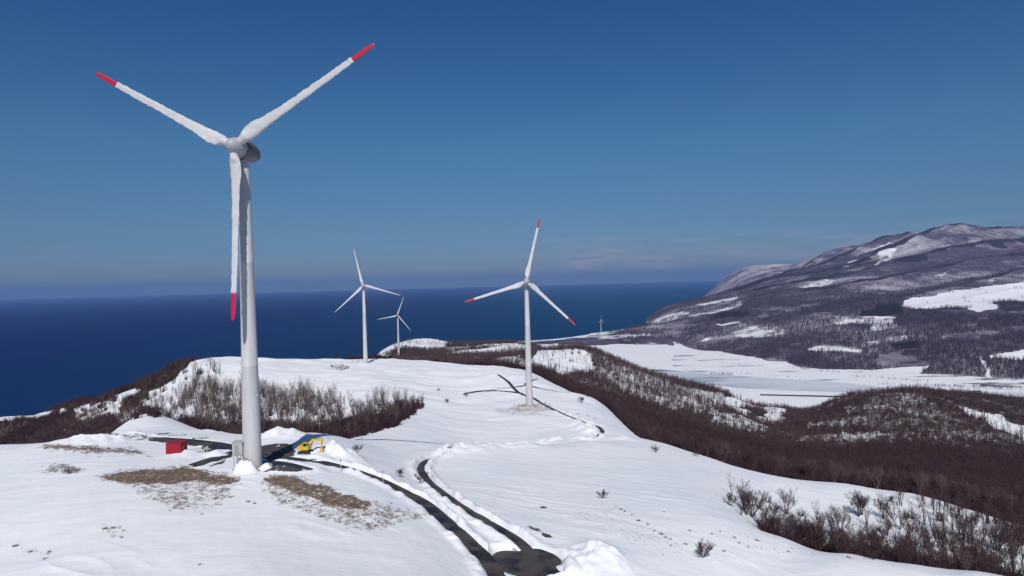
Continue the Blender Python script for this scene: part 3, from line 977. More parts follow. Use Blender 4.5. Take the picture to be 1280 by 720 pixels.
PLAIN_LINES = [((850,462),(1000,473),70),((958,447),(1004,457),60),((1060,470),(1160,477),90),((1140,481),(1290,486),260),((985,458),(1012,462),40),((888,467),(916,468.5),90),((1088,463),(1122,460),120),((1000,461),(1050,466),80),((900,455),(935,457),30),((1090,480),(1280,488),120),((780,426),(838,423),120)]


# frozen river and the valley road, lying on the plain
def flat_sheet(name, pix, zc, mat):
    bm = bmesh.new()
    vs = []
    for px, py in pix:
        x, y, z = ray(px, py)
        d = (zc - CAM_Z) / (z / y)
        vs.append(bm.verts.new((x / y * d, d, zc)))
    bm.faces.new(vs)
    me = bm_mesh(name, bm)
    return tag(link(name, me, mat), kind='structure')


PZ = 5.0
flat_sheet('river', [(812,461),(850,463.5),(900,468),(960,472.5),(1040,477),(1115,485.5),(1180,489),(1300,491),(1300,494),(1180,493.2),(1110,489.5),(1050,490),(985,488),(920,484.5),(860,477.5),(825,470)], PZ + 0.35, M['river'])
flat_sheet('valley_road', [(950,492.6),(1040,494.6),(1110,494.8),(1180,496.4),(1300,498),(1300,499.4),(1180,498),(1110,496.6),(1040,496.2),(950,494)], PZ + 0.6, M['road'])

# roads on the hill
bm = bmesh.new()
for ri, (pts, w) in enumerate(ROADS):
    prev = None
    P2 = pts[:, :2]
    T = np.gradient(P2, axis=0); T /= np.linalg.norm(T, axis=1)[:, None] + 1e-9
    for i in range(len(pts)):
        nx, ny = -T[i, 1], T[i, 0]
        row = [bm.verts.new((P2[i, 0] + nx * o, P2[i, 1] + ny * o, pts[i, 2] - 0.02 + 0.012 * ri + (0.03 if abs(o) < 0.1 else 0))) for o in (-w / 2 - .5, -w / 4, 0, w / 4, w / 2 + .5)]
        if prev:
            for a, b_, c, d in zip(prev, prev[1:], row[1:], row):
                bm.faces.new((a, b_, c, d))
        prev = row
cv = [bm.verts.new((JUNCTION[0] + 7.5 * math.cos(t), JUNCTION[1] - 0.5 + 7.5 * math.sin(t), JUNCTION[2] + 0.10)) for t in np.linspace(0, 2 * math.pi, 28, endpoint=False)]
bm.faces.new(cv)
tag(link('road', bm_mesh('road', bm, True), M['road']), kind='structure')

# ------------------------------------------------------------------ trees
def spike(out, p, q, w, rng):
    """one tapering twig, as a three-sided sliver"""
    p = np.array(p); q = np.array(q)
    t = q - p
    s = np.cross(t, rng.normal(size=3)); s /= np.linalg.norm(s) + 1e-9
    out.append((p - s * w * 0.5, p + s * w * 0.5, q))


def tree_template(rng, h, stems, fine, spread=1.0, wid=1.0, lo=0.05, hi=0.22):
    """bare tree: (stem polylines with radii, list of twig triangles)"""
    limbs = []; tw = []
    for s in range(stems):
        az = rng.uniform(0, 2 * math.pi); lean = rng.uniform(lo, hi) * spread * (1 if stems > 1 else 0.4)
        H_ = h * rng.uniform(0.78, 1.0)
        pts = [np.zeros(3)]
        dirv = np.array([math.cos(az) * lean, math.sin(az) * lean, 1.0])
        for k in range(5):
            dirv = dirv + rng.normal(size=3) * 0.07; dirv[2] = abs(dirv[2])
            pts.append(pts[-1] + dirv / np.linalg.norm(dirv) * H_ / 5)
        rad = [0.13 * wid * (h / 9) * (1 - k / 5.3) + 0.015 for k in range(6)]
        limbs.append((pts, rad))
        nb = 10 if fine else 9
        for b in range(nb):
            f = rng.uniform(0.25, 0.97) ** 0.8; i = min(4, int(f * 5)); t = f * 5 - i
            p = pts[i] * (1 - t) + pts[i + 1] * t
            ba = rng.uniform(0, 2 * math.pi); bl = h * rng.uniform(0.2, 0.36) * (1.1 - 0.45 * f) * spread
            bd = np.array([math.cos(ba) * 0.75, math.sin(ba) * 0.75, rng.uniform(0.55, 1.2)]); bd /= np.linalg.norm(bd)
            mid = p + bd * bl * 0.55; bd2 = bd + np.array([0, 0, 0.35]) + rng.normal(size=3) * 0.15; bd2 /= np.linalg.norm(bd2)
            end = mid + bd2 * bl * 0.5
            if fine:
                limbs.append(([p, mid, end], [0.05 * wid, 0.035 * wid, 0.012]))
            else:
                spike(tw, p, end, 0.09 * wid, rng)
            for k in range(9 if fine else 4):
                g = rng.uniform(0.25, 1.0)
                o = p + (mid - p) * g * 2 if g < 0.5 else mid + (end - mid) * (g - 0.5) * 2
                td = bd2 * 0.6 + rng.normal(size=3) * 0.55 + np.array([0, 0, 0.45]); td /= np.linalg.norm(td)
                tl = bl * rng.uniform(0.3, 0.6)
                e = o + td * tl
                spike(tw, o, e, (0.045 if fine else 0.065) * wid, rng)
                if fine:
                    for _ in range(4):
                        u = o + (e - o) * rng.uniform(0.3, 0.9)
                        sd = td + rng.normal(size=3) * 0.6 + np.array([0, 0, .2]); sd /= np.linalg.norm(sd)
                        spike(tw, u, u + sd * tl * rng.uniform(0.35, 0.6), 0.035 * wid, rng)
    return limbs, tw


def crown_mesh(name, limbs, tw, mat):
    bm = bmesh.new()
    for pts, rad in limbs:
        add_tube(bm, pts, rad, 3, False)
    for t in tw:
        bm.faces.new([bm.verts.new(v) for v in t])
    me = bpy.data.meshes.new(name); bm.to_mesh(me); bm.free()
    me.materials.append(mat)
    return me


trng = np.random.default_rng(5)
NEAR_TREES = []
for k, (h, st, spd, mt) in enumerate([(9.0, 3, 1.0, 'bark'), (8.5, 5, 1.05, 'bark'), (10.0, 2, 0.9, 'palebark'), (7.5, 4, 1.2, 'bark'), (9.5, 3, 0.85, 'palebark'), (6.5, 6, 1.1, 'brush')]):
    limbs, tw = tree_template(trng, h, st + 1, True, spd * 1.15, 1.0, 0.12, 0.50)
    stems = [l for l in limbs if len(l[0]) > 3]; br = [l for l in limbs if len(l[0]) == 3]
    bm = bmesh.new()
    for pts, rad in stems:
        add_tube(bm, pts, rad, 5, False)
    tm = bpy.data.meshes.new('trunk'); bm.to_mesh(tm); bm.free(); tm.materials.append(M[mt])
    NEAR_TREES.append((tm, crown_mesh('crown', br, tw, M[mt]), h))


def far_templates(n, h, stems, wid, extra=0):
    T = []
    for k in range(n):
        limbs, tw = tree_template(trng, h, stems, False, 1.0, wid)
        tri = list(tw)
        for pts, rad in limbs:
            for a in (np.array([1, 0, 0]), np.array([0, 1, 0])):
                tri.append((pts[0] - a * rad[0], pts[0] + a * rad[0], pts[-1]))
        T.append(np.array(tri).reshape(-1, 3))
    return T


def brush_templates(n):
    T = []
    for k in range(n):
        tri = []
        for s in range(16):
            a = trng.uniform(0, 2 * math.pi); r = trng.uniform(0, 1.3)
            p = np.array([math.cos(a) * r, math.sin(a) * r, -0.2])
            q = p + np.array([trng.normal() * 0.6, trng.normal() * 0.6, trng.uniform(1.6, 3.4)])
            spike(tri, p, q, 0.26, trng)
            for _ in range(2):
                u = p + (q - p) * trng.uniform(0.3, 0.8)
                spike(tri, u, u + np.array([trng.normal() * 0.6, trng.normal() * 0.6, trng.uniform(0.6, 1.4)]), 0.15, trng)
        T.append(np.array(tri).reshape(-1, 3))
    return T


def conifer_templates(n):
    T = []
    for k in range(n):
        tri = []
        for s in range(26):
            f = (s + trng.uniform()) / 26; a = s * 2.4
            r = 2.3 * (1 - f) + 0.2
            c = np.array([0, 0, 1.0 + 10 * f])
            e = c + np.array([math.cos(a) * r, math.sin(a) * r, -0.5])
            s_ = np.array([-math.sin(a), math.cos(a), 0.0])
            tri.append((c + np.array([0, 0, 0.9]), e + s_ * 0.7 * (1.2 - f), e - s_ * 0.7 * (1.2 - f)))
        tri.append((np.array([-.2, 0, 0]), np.array([.2, 0, 0]), np.array([0, 0, 12.0])))
        T.append(np.array(tri).reshape(-1, 3))
    return T


def scatter(name, templates, x, y, z, s, mat, rng):
    """many plants too numerous to count, as one object"""
    parts = []
    which = rng.integers(0, len(templates), len(x)); an = rng.uniform(0, 2 * math.pi, len(x))
    for k, T in enumerate(templates):
        m = which == k
        c = np.cos(an[m])[:, None]; sn = np.sin(an[m])[:, None]
        X = (T[None, :, 0] * c - T[None, :, 1] * sn) * s[m][:, None] + x[m][:, None]
        Y = (T[None, :, 0] * sn + T[None, :, 1] * c) * s[m][:, None] + y[m][:, None]
        Z = T[None, :, 2] * s[m][:, None] + z[m][:, None]
        parts.append(np.stack([X, Y, Z], -1).reshape(-1, 3))
    V = np.concatenate(parts)
    me = np_mesh(name, V, np.arange(len(V)).reshape(-1, 3), mat, False, 3)
    return link(name, me)


def sample_near(n, d0, d1, p0, p1):
    u = RNG.uniform(0, 1, n)
    d = np.sqrt(d0 ** 2 + u * (d1 ** 2 - d0 ** 2))
    a = RNG.uniform(p0 - 640, p1 - 640, n)
    return a / F * d, d


# candidate trees: one throw per cell, kept by local density
def grow(cell, which, d0, d1, p0=-60, p1=1340):
    area = (p1 - p0) / F * (d1 ** 2 - d0 ** 2) / 2
    n = int(area / cell)
    x, y = sample_near(n, d0, d1, p0, p1)
    z = near_full(x, y)
    t, b = wood(x, y, z)
    k = RNG.uniform(0, 1, n) < (t if which == 't' else b)
    return x[k], y[k], z[k]


tx, ty, tz = [np.concatenate(v) for v in zip(grow(13, 't', 143, 330), grow(12, 't', 330, 560), grow(9, 't', 560, 1500))]
ts = RNG.uniform(0.62, 1.15, len(tx)) * np.where((tx / ty * F < -415) | ((tx / ty * F < -150) & (ty > 500)), 0.55, 1.0) * np.where(ty < 262, 0.68, 1.0)
# what hides behind the ground in front of it is left out
hor = np.maximum.accumulate((HZ - CAM_Z) / HY, axis=0)      # skyline so far, per column
ci = np.clip(np.searchsorted(a_ax, tx / ty * F), 0, len(a_ax) - 1); ri = np.clip(np.searchsorted(d_ax, ty * 0.99) - 1, 0, len(d_ax) - 1)


def visible(x, y, ztop):
    ci = np.clip(np.searchsorted(a_ax, x / y * F), 0, len(a_ax) - 1); ri = np.clip(np.searchsorted(d_ax, y * 0.985) - 1, 0, len(d_ax) - 1)
    return (ztop - CAM_Z) / y > hor[ri, ci]


vis = visible(tx, ty, tz + 9 * ts + 1.0)
tx, ty, tz, ts = tx[vis], ty[vis], tz[vis], ts[vis]
pp, qq = project(tx, ty, tz)
size = 9 * ts / ty
show = visible(tx, ty, tz + 5 * ts) & (pp > 2) & (pp < 1278) & (qq < 728)
order = np.argsort(-(size * show))[:300]
single = np.zeros(len(tx), bool); single[order] = True
print('trees', len(tx), 'single', single.sum(), 'dist', ty[single].min(), ty[single].max())

PROTO = {}
REGION = [
    (lambda p, d: p < 560 and d > 200, 'birches on the slope behind the big turbine', 'birch on the snowy slope behind the big turbine'),
    (lambda p, d: p >= 560 and d < 200 and p < 1080, 'bare trees in the gully thicket', 'tree low in the gully left of the dense wood'),
    (lambda p, d: p >= 560 and d < 270 and p < 1080, 'bare trees on the gully side', 'tree on the open gully side below the dark wood'),
    (lambda p, d: p >= 1080 and d < 270, 'bare trees in the dense right corner wood', 'tree in the dense wood of the right corner'),
    (lambda p, d: True, 'bare trees along the plateau edge', 'tree along the dark wood edge beyond the snow plateau'),
]
LOOK = ['three-stemmed bare brown', 'five-stemmed bare brown', 'tall two-stemmed grey', 'broad low bare brown', 'slim upright grey', 'bushy many-stemmed reddish brown']
idx = np.where(single)[0]
for i in idx:
    v = int(RNG.integers(0, len(NEAR_TREES))) if pp[i] > 560 else int(RNG.choice([2, 4]))
    if ty[i] > 262 and v == 5: v = 2
    reg = next(r for r in REGION if r[0](pp[i], ty[i]))
    if v not in PROTO:
        r = empty('bare_tree', (0, 0, 0)); PROTO[v] = r
        link('trunk', NEAR_TREES[v][0], None, r); link('crown', NEAR_TREES[v][1], None, r)
    else:
        r = PROTO[v].copy(); COL.objects.link(r)
        for ch in list(PROTO[v].children):
            c = ch.copy(); COL.objects.link(c); c.parent = r
    r.location = (tx[i], ty[i], tz[i] - 0.15); s = ts[i] * 9 / NEAR_TREES[v][2]; r.scale = (s, s, s)
    r.rotation_euler = (0, 0, float(RNG.uniform(0, 6.28)))
    tag(r, LOOK[v] + ' ' + reg[2], 'tree', reg[1])

m = ~single & (ty < 560); m2 = ~single & (ty >= 560)
T1 = far_templates(5, 9.0, 3, 1.25); T2 = far_templates(5, 8.5, 1, 1.9); T3 = far_templates(5, 9.0, 4, 0.85)
lf = m & (pp < 560)
o = scatter('birch_wood', T3, tx[lf], ty[lf], tz[lf], ts[lf], M['palebark'], RNG); tag(o, kind='stuff')
o = scatter('woodland', T1, tx[m & ~lf], ty[m & ~lf], tz[m & ~lf], ts[m & ~lf], M['bark'], RNG); tag(o, kind='stuff')
o = scatter('hill_forest', T2, tx[m2], ty[m2], tz[m2], ts[m2] * RNG.uniform(0.7, 1.0, m2.sum()), M['greybark'], RNG); tag(o, kind='stuff')
bx, by, bz = [np.concatenate(v) for v in zip(grow(4.5, 'b', 143, 330), grow(9, 'b', 330, 620), grow(22, 'b', 620, 1200))]
vis = visible(bx, by, bz + 4)
bx, by, bz = bx[vis], by[vis], bz[vis]
o = scatter('brushwood', brush_templates(5), bx, by, bz, RNG.uniform(0.7, 1.5, len(bx)) * np.where(by > 330, 1.25, 1) * np.where((by > 143) & (by < 262) & (bx > 0), 0.75, 1), M['brush'], RNG); tag(o, kind='stuff')
print('brush', len(bx), 'wood', m.sum(), m2.sum())

# woods of the far valley side
n = 150000
u = RNG.uniform(0, 1, n); d = 1500 * (5400 / 1500) ** u
x = RNG.uniform(-0.05, 0.80, n) * d
z = far_full(x, d)
# nearest land-cover sample
ci = np.clip(np.searchsorted(fa_ax, x / d * F), 0, len(fa_ax) - 1); ri = np.clip(np.searchsorted(fd_ax, d), 0, len(fd_ax) - 1)
sr_ = SR.reshape(FX.shape)[ri, ci]; dg_ = DG.reshape(FX.shape)[ri, ci]
nn = fbm(x / 60, d / 60, 91, 3)
p_, q_ = project(x, d, z)
n5 = fbm(x / 150, d / 150, 93, 3)
ok = (z > 6.2) & (sr_ + nn * 1.1 < 0.46) & (p_ > 760) & (p_ < 1300) & (RNG.uniform(0, 1, n) < 1.15 - 0.9 * sstep(70, 260, z)) & ((n5 > -0.26) | (dg_ > 0.4))
con = ok & (dg_ > 0.6) & (z < 220)
dec = ok & ~con
for (x0, y0), (x1, y1), cnt in PLAIN_LINES:
    t_ = RNG.uniform(0, 1, cnt); t_ = np.clip(t_ + 0.08 * np.sin(t_ * 40), 0, 1)
    rx, ry, rz = ray(x0 + (x1 - x0) * t_, y0 + (y1 - y0) * t_ + RNG.normal(0, 0.7, cnt))
    dd = (PZ - CAM_Z) / (rz / ry)
    x = np.concatenate([x, rx / ry * dd]); d = np.concatenate([d, dd]); z = np.concatenate([z, np.full(cnt, PZ)])
    dec = np.concatenate([dec, np.ones(cnt, bool)]); con = np.concatenate([con, np.zeros(cnt, bool)])
o = scatter('conifer_plantations', conifer_templates(3), x[con], d[con], z[con], RNG.uniform(0.9, 1.5, con.sum()), M['conifer'], RNG); tag(o, kind='stuff')
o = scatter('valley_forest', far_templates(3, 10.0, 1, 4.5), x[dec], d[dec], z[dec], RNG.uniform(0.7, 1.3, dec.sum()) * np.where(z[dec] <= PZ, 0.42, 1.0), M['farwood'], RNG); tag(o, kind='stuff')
print('far', con.sum(), dec.sum())

# ------------------------------------------------------------------ wind turbines
HUB = 65.0


def blade_mesh(R, chords, r0, r1, seed, ice, name, tip=False):
    rng = random.Random(seed)
    n = 64 if ice else 20
    if tip: n = 14
    bm = bmesh.new()
    rings = []
    M_ = 16
    for i in range(n + 1):
        r = r0 + (r1 - r0) * i / n
        c = float(np.interp(r, [q[0] for q in chords], [q[1] for q in chords]))
        thick = c * float(np.interp(r, [1.2, 2.4, 5, 12, R], [1.0, 0.9, 0.38, 0.24, 0.16]))
        tw = math.radians(float(np.interp(r, [1.2, 5, 14, R], [20, 16, 7, 2])))
        lead = float(np.interp(r, [1.2, 3, 6, R], [0.5, 0.38, 0.3, 0.32]))
        j0 = (rng.uniform(-1, 1) * 0.075 + 0.03) * ice; j1 = rng.uniform(-1, 1) * 0.08 * ice
        ring = []
        for k in range(M_):
            t = 2 * math.pi * k / M_
            ex = math.cos(t)
            w = abs(math.sin(t)) * (0.55 + 0.45 * ex) if r > 3 else abs(math.sin(t))
            x = c * (lead - 0.5 + 0.5 * ex) + (j0 if ex > 0.3 else (j1 if ex < -0.3 else 0))
            y = 0.5 * thick * math.copysign(w, math.sin(t))
            X = x * math.cos(tw) - y * math.sin(tw); Y = x * math.sin(tw) + y * math.cos(tw)
            ring.append(bm.verts.new((X, Y - 0.0009 * r * r, r)))
        rings.append(ring)
    for a, b in zip(rings, rings[1:]):
        for k in range(M_):
            bm.faces.new((a[k], a[(k + 1) % M_], b[(k + 1) % M_], b[k]))
    bm.faces.new(rings[0][::-1]); bm.faces.new(rings[-1])
    return bm_mesh(name, bm, True)


CH = [(1.2,1.6),(2.2,1.75),(3.6,2.6),(5.0,2.75),(7.5,2.15),(10,1.8),(15,1.5),(21,1.34),(28.8,1.14)]
CT = [(28.6,1.04),(30,1.02),(32,0.98),(33.2,0.78),(33.8,0.55),(34,0.2)]
CP = [(1.2,1.6),(2.2,1.7),(4,2.5),(6,2.2),(10,1.7),(20,1.1),(30,0.65),(34,0.1)]
blade_me = [blade_mesh(34, CH, 1.2, 28.8, 3 + k, 1.0, 'blade') for k in range(3)]
tip_me = blade_mesh(34, CT, 28.6, 34, 2, 0.0, 'blade_tip', True)
plain_me = blade_mesh(34, CP, 1.2, 34, 9, 0.3, 'blade')
for b in blade_me + [plain_me]: b.materials.append(M['iced'])
tip_me.materials.append(M['red'])


def lathe_y(bm, prof, n=28):
    """profile of (y, radius) turned about the rotor axis"""
    rings = [[bm.verts.new((r * math.cos(2 * math.pi * k / n), y, r * math.sin(2 * math.pi * k / n))) for k in range(n)] for y, r in prof]
    for a, b in zip(rings, rings[1:]):
        for k in range(n):
            bm.faces.new((a[k], a[(k + 1) % n], b[(k + 1) % n], b[k]))
    bm.faces.new(rings[0]); bm.faces.new(rings[-1][::-1])


bm = bmesh.new(); lathe_y(bm, [(-5.5,0.05),(-5.4,0.55),(-5.0,1.1),(-4.4,1.6),(-3.5,2.0),(-2.4,2.2),(-1.9,2.25)])
hub_me = bm_mesh('hub', bm, True); hub_me.materials.append(M['spinner'])
bm = bmesh.new(); lathe_y(bm, [(-1.85,2.12),(-1.8,2.3),(-1.0,2.5),(0.2,2.55),(2.0,2.35),(3.6,1.9),(4.8,1.25),(5.5,0.6),(5.7,0.05)])
add_box(bm, (0, 2.2, 2.75), (0.15, 0.15, 1.0)); add_box(bm, (0.5, 3.0, 2.4), (0.1, 0.1, 0.9))
nac_me = bm_mesh('nacelle', bm, True); nac_me.materials.append(M['nacelle'])
bm = bmesh.new()
zs = [0, 0.5, 4, 10, 20.9, 21.0, 21.12, 42.0, 42.1, 42.22, 62.8, 63.3]
add_tube(bm, [(0, 0, z) for z in zs], [1.88 - 0.80 * z / 63.3 + (0.035 if z in (0.5, 21.0, 42.1) else 0) for z in zs], 40)
tow_me = bm_mesh('tower', bm, True); tow_me.materials.append(M['tower'])
bm = bmesh.new(); add_tube(bm, [(0, 0, -1.5), (0, 0, 0.16), (0, 0, 0.24)], [3.9, 3.9, 3.8], 40)
fnd_me = bm_mesh('foundation', bm, False); fnd_me.materials.append(M['concrete'])
bm = bmesh.new(); add_box(bm, (0, 0, 0), (0.5, 0.35, 0.6), None, 0.05)
lamp_me = bm_mesh('marker_box', bm); lamp_me.materials.append(M['steel'])


def turbine(px, d, zoff, yaw, phi, label, tips, rscale=1.0, detail=False, base=None):
    if base is None:
        X, Y, _ = ray(px, 480); x, y = X / Y * d, d
        z = hill1(x, y) + zoff
    else:
        x, y, z = base
    t = empty('wind_turbine', (x, y, z))
    tag(t, label, 'wind turbine', 'wind turbines along the ridge')
    link('foundation', fnd_me, None, t); tw = link('tower', tow_me, None, t)
    R = Matrix.Translation((0, 0, HUB)) @ Matrix.Rotation(yaw, 4, 'Z') @ Matrix.Rotation(math.radians(-4), 4, 'X')
    for nm, me in (('nacelle', nac_me), ('hub', hub_me)):
        o = link(nm, me, None, t); o.matrix_local = R @ Matrix.Scale(0.9, 4, (1, 0, 0)) @ Matrix.Scale(0.9, 4, (0, 0, 1))
    for k in range(3):
        th = math.radians(90 - (phi + 120 * k))
        b = link('blade', blade_me[k] if tips else plain_me, None, t)
        b.matrix_local = R @ Matrix.Translation((0, -3.5, 0)) @ Matrix.Rotation(th, 4, 'Y') @ Matrix.Scale(rscale, 4)
        if tips:
            link('blade_tip', tip_me, None, b)
    if detail:
        lm = link('marker_box', lamp_me, None, tw); lm.location = (1.75, -0.9, 15.0)
        bm = bmesh.new()
        add_box(bm, (-2.25, -1.0, 4.3), (2.0, 2.2, 2.7), None, 0.06)
        add_box(bm, (-2.25, -1.0, 5.72), (2.3, 2.5, 0.10))
        for xx in (-3.05, -1.6):
            for yy in (-1.9, -0.2):
                add_box(bm, (xx, yy, 1.45), (0.16, 0.16, 2.96))
        eb = link('entrance_cabin', bm_mesh('entrance_cabin', bm), M['grey'], t)
        bm = bmesh.new(); add_box(bm, (-2.35, -2.13, 4.15), (0.95, 0.05, 2.1), None, 0.01)
        link('door', bm_mesh('door', bm), M['steel'], eb)
        bm = bmesh.new()
        for k in range(9):
            add_box(bm, (-1.75 + k * 0.42, -2.75, 2.5 - k * 0.28), (0.36, 0.95, 0.06))
        ang = math.atan2(-2.5, 3.7)
        for yy in (-3.25, -2.25):
            add_box(bm, (-0.05, yy, 1.3), (4.5, 0.08, 0.34), Matrix.Rotation(-ang, 3, 'Y'))
            add_box(bm, (-0.05, yy, 2.25), (4.5, 0.05, 0.06), Matrix.Rotation(-ang, 3, 'Y'))
            for k in range(5):
                add_box(bm, (-1.85 + k * 0.9, yy, 2.0 - k * 0.6), (0.05, 0.05, 1.0))
        link('staircase', bm_mesh('staircase', bm), M['steel'], t)
    return t


b1 = seat(313, 586)
t1 = turbine(0, 0, 0, math.radians(-9), 31.0, 'nearest and largest white wind turbine, red blade tips, beside the brown grass and red container', True, 1.025, True, (b1[0] + 0.45, b1[1], b1[2] + 0.1))
t1.scale = (0.97, 0.97, 0.973)
b2 = seat(662, 508)
turbine(0, 0, 0, math.radians(0), 76.5, 'white wind turbine with red blade tips on the middle of the snow plateau, second largest', True, 1.0, False, (b2[0], b2[1], b2[2] + 0.1))
b3 = seat(457, 452)
t3 = turbine(0, 0, 0, math.radians(6), 103, 'white wind turbine without red tips on the crest left of centre, tall against the sea', False, 0.95, False, b3)
t3.scale = (1, 1, 1); k3 = 97.0 * b3[1] / F / 65.0; t3.scale = (k3, k3, k3)
print('third', b3, k3)
b4 = seat(498.5, 444.5)
t4 = turbine(0, 0, 0, math.radians(2), 70, 'small far white wind turbine in front of the snow-capped headland', False, 1.0, False, b4)
k4 = 49.5 * b4[1] / F / 65.0; t4.scale = (k4, k4, k4)
print('fourth', b4, k4)
x5, y5, z5 = at(751.5, 418, 3520)
turbine(0, 0, 0, math.radians(40), 86, 'tiny distant white wind turbine standing on the coast strip near the shore', False, 0.95, False, (x5, y5, float(far_full(np.array([x5]), np.array([y5]))[0])))

# ------------------------------------------------------------------ things by the big turbine
# red hut
x, y, z = seat(221, 567)
r = empty('red_container', (x, y, z - 0.15)); tag(r, 'red corrugated container hut standing in the snow left of the largest turbine', 'container')
bm = bmesh.new()
w, l, h = 3.3, 3.2, 2.3
add_box(bm, (0, 0, h / 2), (w, l, h), None, 0.03)
for k in range(12):
    xx = -w / 2 + 0.2 + k * (w - 0.4) / 11
    add_box(bm, (xx, -l / 2 - 0.025, h / 2), (0.12, 0.06, h - 0.3)); add_box(bm, (xx, l / 2 + 0.025, h / 2), (0.12, 0.06, h - 0.3))
    yy = -l / 2 + 0.2 + k * (l - 0.4) / 11
    add_box(bm, (w / 2 + 0.025, yy, h / 2), (0.06, 0.12, h - 0.3)); add_box(bm, (-w / 2 - 0.025, yy, h / 2), (0.06, 0.12, h - 0.3))
link('body', bm_mesh('body', bm), M['redbox'], r)
bm = bmesh.new(); add_box(bm, (0, 0, h + 0.04), (w + 0.2, l + 0.2, 0.1), None, 0.02)
link('roof', bm_mesh('roof', bm), M['redbox'], r)
bm = bmesh.new(); add_box(bm, (w / 2 + 0.08, -0.4, 1.05), (0.06, 1.0, 1.9), None, 0.01)
dr = link('door', bm_mesh('door', bm), M['redbox'], r)
bm = bmesh.new(); add_box(bm, (w / 2 + 0.14, -0.75, 1.1), (0.06, 0.05, 0.25))
link('handle', bm_mesh('handle', bm), M['steel'], dr)

# low machinery beside it
x, y, z = seat(255, 566)
r = empty('snow_covered_machine', (x, y, z - 0.1), 0.15); tag(r, 'low dark and grey machine half buried in snow between the red container and the turbine', 'machine')
bm = bmesh.new()
add_prism(bm, [(-2.2, 0.3), (-2.2, 0.9), (-1.6, 1.25), (-0.5, 1.3), (-0.2, 0.8), (0.3, 0.7), (0.3, 0.3)], -0.7, 0.7)
link('body', bm_mesh('body', bm), M['grey'], r)
bm = bmesh.new(); add_box(bm, (-1.2, 0, 0.15), (2.4, 1.7, 0.4), None, 0.1); add_box(bm, (1.2, 0, 0.35), (2.0, 1.2, 0.3), None, 0.05); add_box(bm, (1.9, 0, 0.6), (0.7, 1.0, 0.5), None, 0.06)
link('chassis', bm_mesh('chassis', bm), M['dark'], r)
bm = bmesh.new(); add_tube(bm, [(0.75, -0.5, 0.4), (0.75, -0.5, 1.5)], [0.14, 0.14], 10); add_tube(bm, [(0.75, 0.4, 0.4), (0.75, 0.4, 1.2)], [0.1, 0.1], 10)
link('post', bm_mesh('post', bm), M['grey'], r)
bm = bmesh.new(); add_box(bm, (-0.9, 0, 1.4), (1.3, 1.2, 0.22), None, 0.1)
link('snow_cap', bm_mesh('snow_cap', bm), M['pile'], r)

# yellow excavator
x, y, z = seat(382, 569)
r = empty('excavator', (x, y, z), -0.12); tag(r, 'yellow tracked excavator with raised boom by the road, right of the largest turbine', 'excavator'); r.scale = (1.0, 1.0, 1.0)
for sy in (-0.85, 0.85):
    bm = bmesh.new()
    add_prism(bm, [(-1.45, 0.35), (-1.25, 0.08), (-1.0, 0.0), (1.0, 0.0), (1.25, 0.08), (1.45, 0.35), (1.25, 0.62), (1.0, 0.7), (-1.0, 0.7), (-1.25, 0.62)], sy - 0.23, sy + 0.23)
    for k in range(5):
        add_tube(bm, [(-0.95 + k * 0.48, sy - 0.26, 0.26), (-0.95 + k * 0.48, sy + 0.26, 0.26)], [0.19, 0.19], 12)
    link('track', bm_mesh('track', bm), M['dark'], r)
bm = bmesh.new(); add_tube(bm, [(0, 0, 0.4), (0, 0, 0.85)], [0.55, 0.55], 18)
link('turntable', bm_mesh('turntable', bm), M['dark'], r)
bm = bmesh.new()
add_prism(bm, [(-1.55, 0.95), (-1.62, 1.25), (-1.5, 1.75), (-0.3, 1.8), (-0.2, 1.5), (0.95, 1.45), (1.0, 0.9), (-1.3, 0.86)], -0.95, 0.95)
link('body', bm_mesh('body', bm), M['yellow'], r)
bm = bmesh.new()
add_prism(bm, [(-0.25, 1.5), (-0.25, 2.5), (0.65, 2.52), (0.98, 1.9), (0.98, 1.46)], -0.95, -0.05)
cb = link('cab', bm_mesh('cab', bm), M['yellow'], r)
bm = bmesh.new()
add_prism(bm, [(-0.12, 1.72), (-0.12, 2.38), (0.6, 2.40), (0.86, 1.9), (0.86, 1.72)], -0.965, -0.955)
add_box(bm, (0.86, -0.5, 2.15), (0.02, 0.7, 0.55), Matrix.Rotation(-0.45, 3, 'Y'))
link('window', bm_mesh('window', bm), M['glass'], cb)
bm = bmesh.new()
add_prism(bm, [(0.7, 1.2), (0.5, 1.5), (1.0, 2.6), (1.5, 3.15), (2.2, 3.2), (3.7, 2.95), (3.7, 2.7), (2.2, 2.75), (1.8, 2.65), (1.35, 2.2), (1.0, 1.3)], 0.05, 0.45)
link('boom', bm_mesh('boom', bm), M['yellow'], r)
bm = bmesh.new()
add_prism(bm, [(3.45, 3.5), (3.75, 3.5), (3.95, 2.8), (3.75, 1.0), (3.5, 1.0), (3.45, 2.7)], 0.1, 0.4)
link('dipper_arm', bm_mesh('dipper_arm', bm), M['yellow'], r)
bm = bmesh.new()
add_prism(bm, [(3.4, 1.05), (3.85, 1.1), (4.1, 0.7), (3.95, 0.25), (3.3, 0.1), (3.0, 0.3), (3.35, 0.45), (3.5, 0.65)], -0.2, 0.7)
link('bucket', bm_mesh('bucket', bm), M['yellow'], r)
bm = bmesh.new(); add_tube(bm, [(1.0, 0.25, 1.3), (1.75, 0.25, 2.5)], [0.09, 0.07], 8); add_tube(bm, [(2.1, 0.25, 3.25), (3.45, 0.25, 3.4)], [0.08, 0.06], 8)
link('hydraulic_ram', bm_mesh('hydraulic_ram', bm), M['dark'], r)


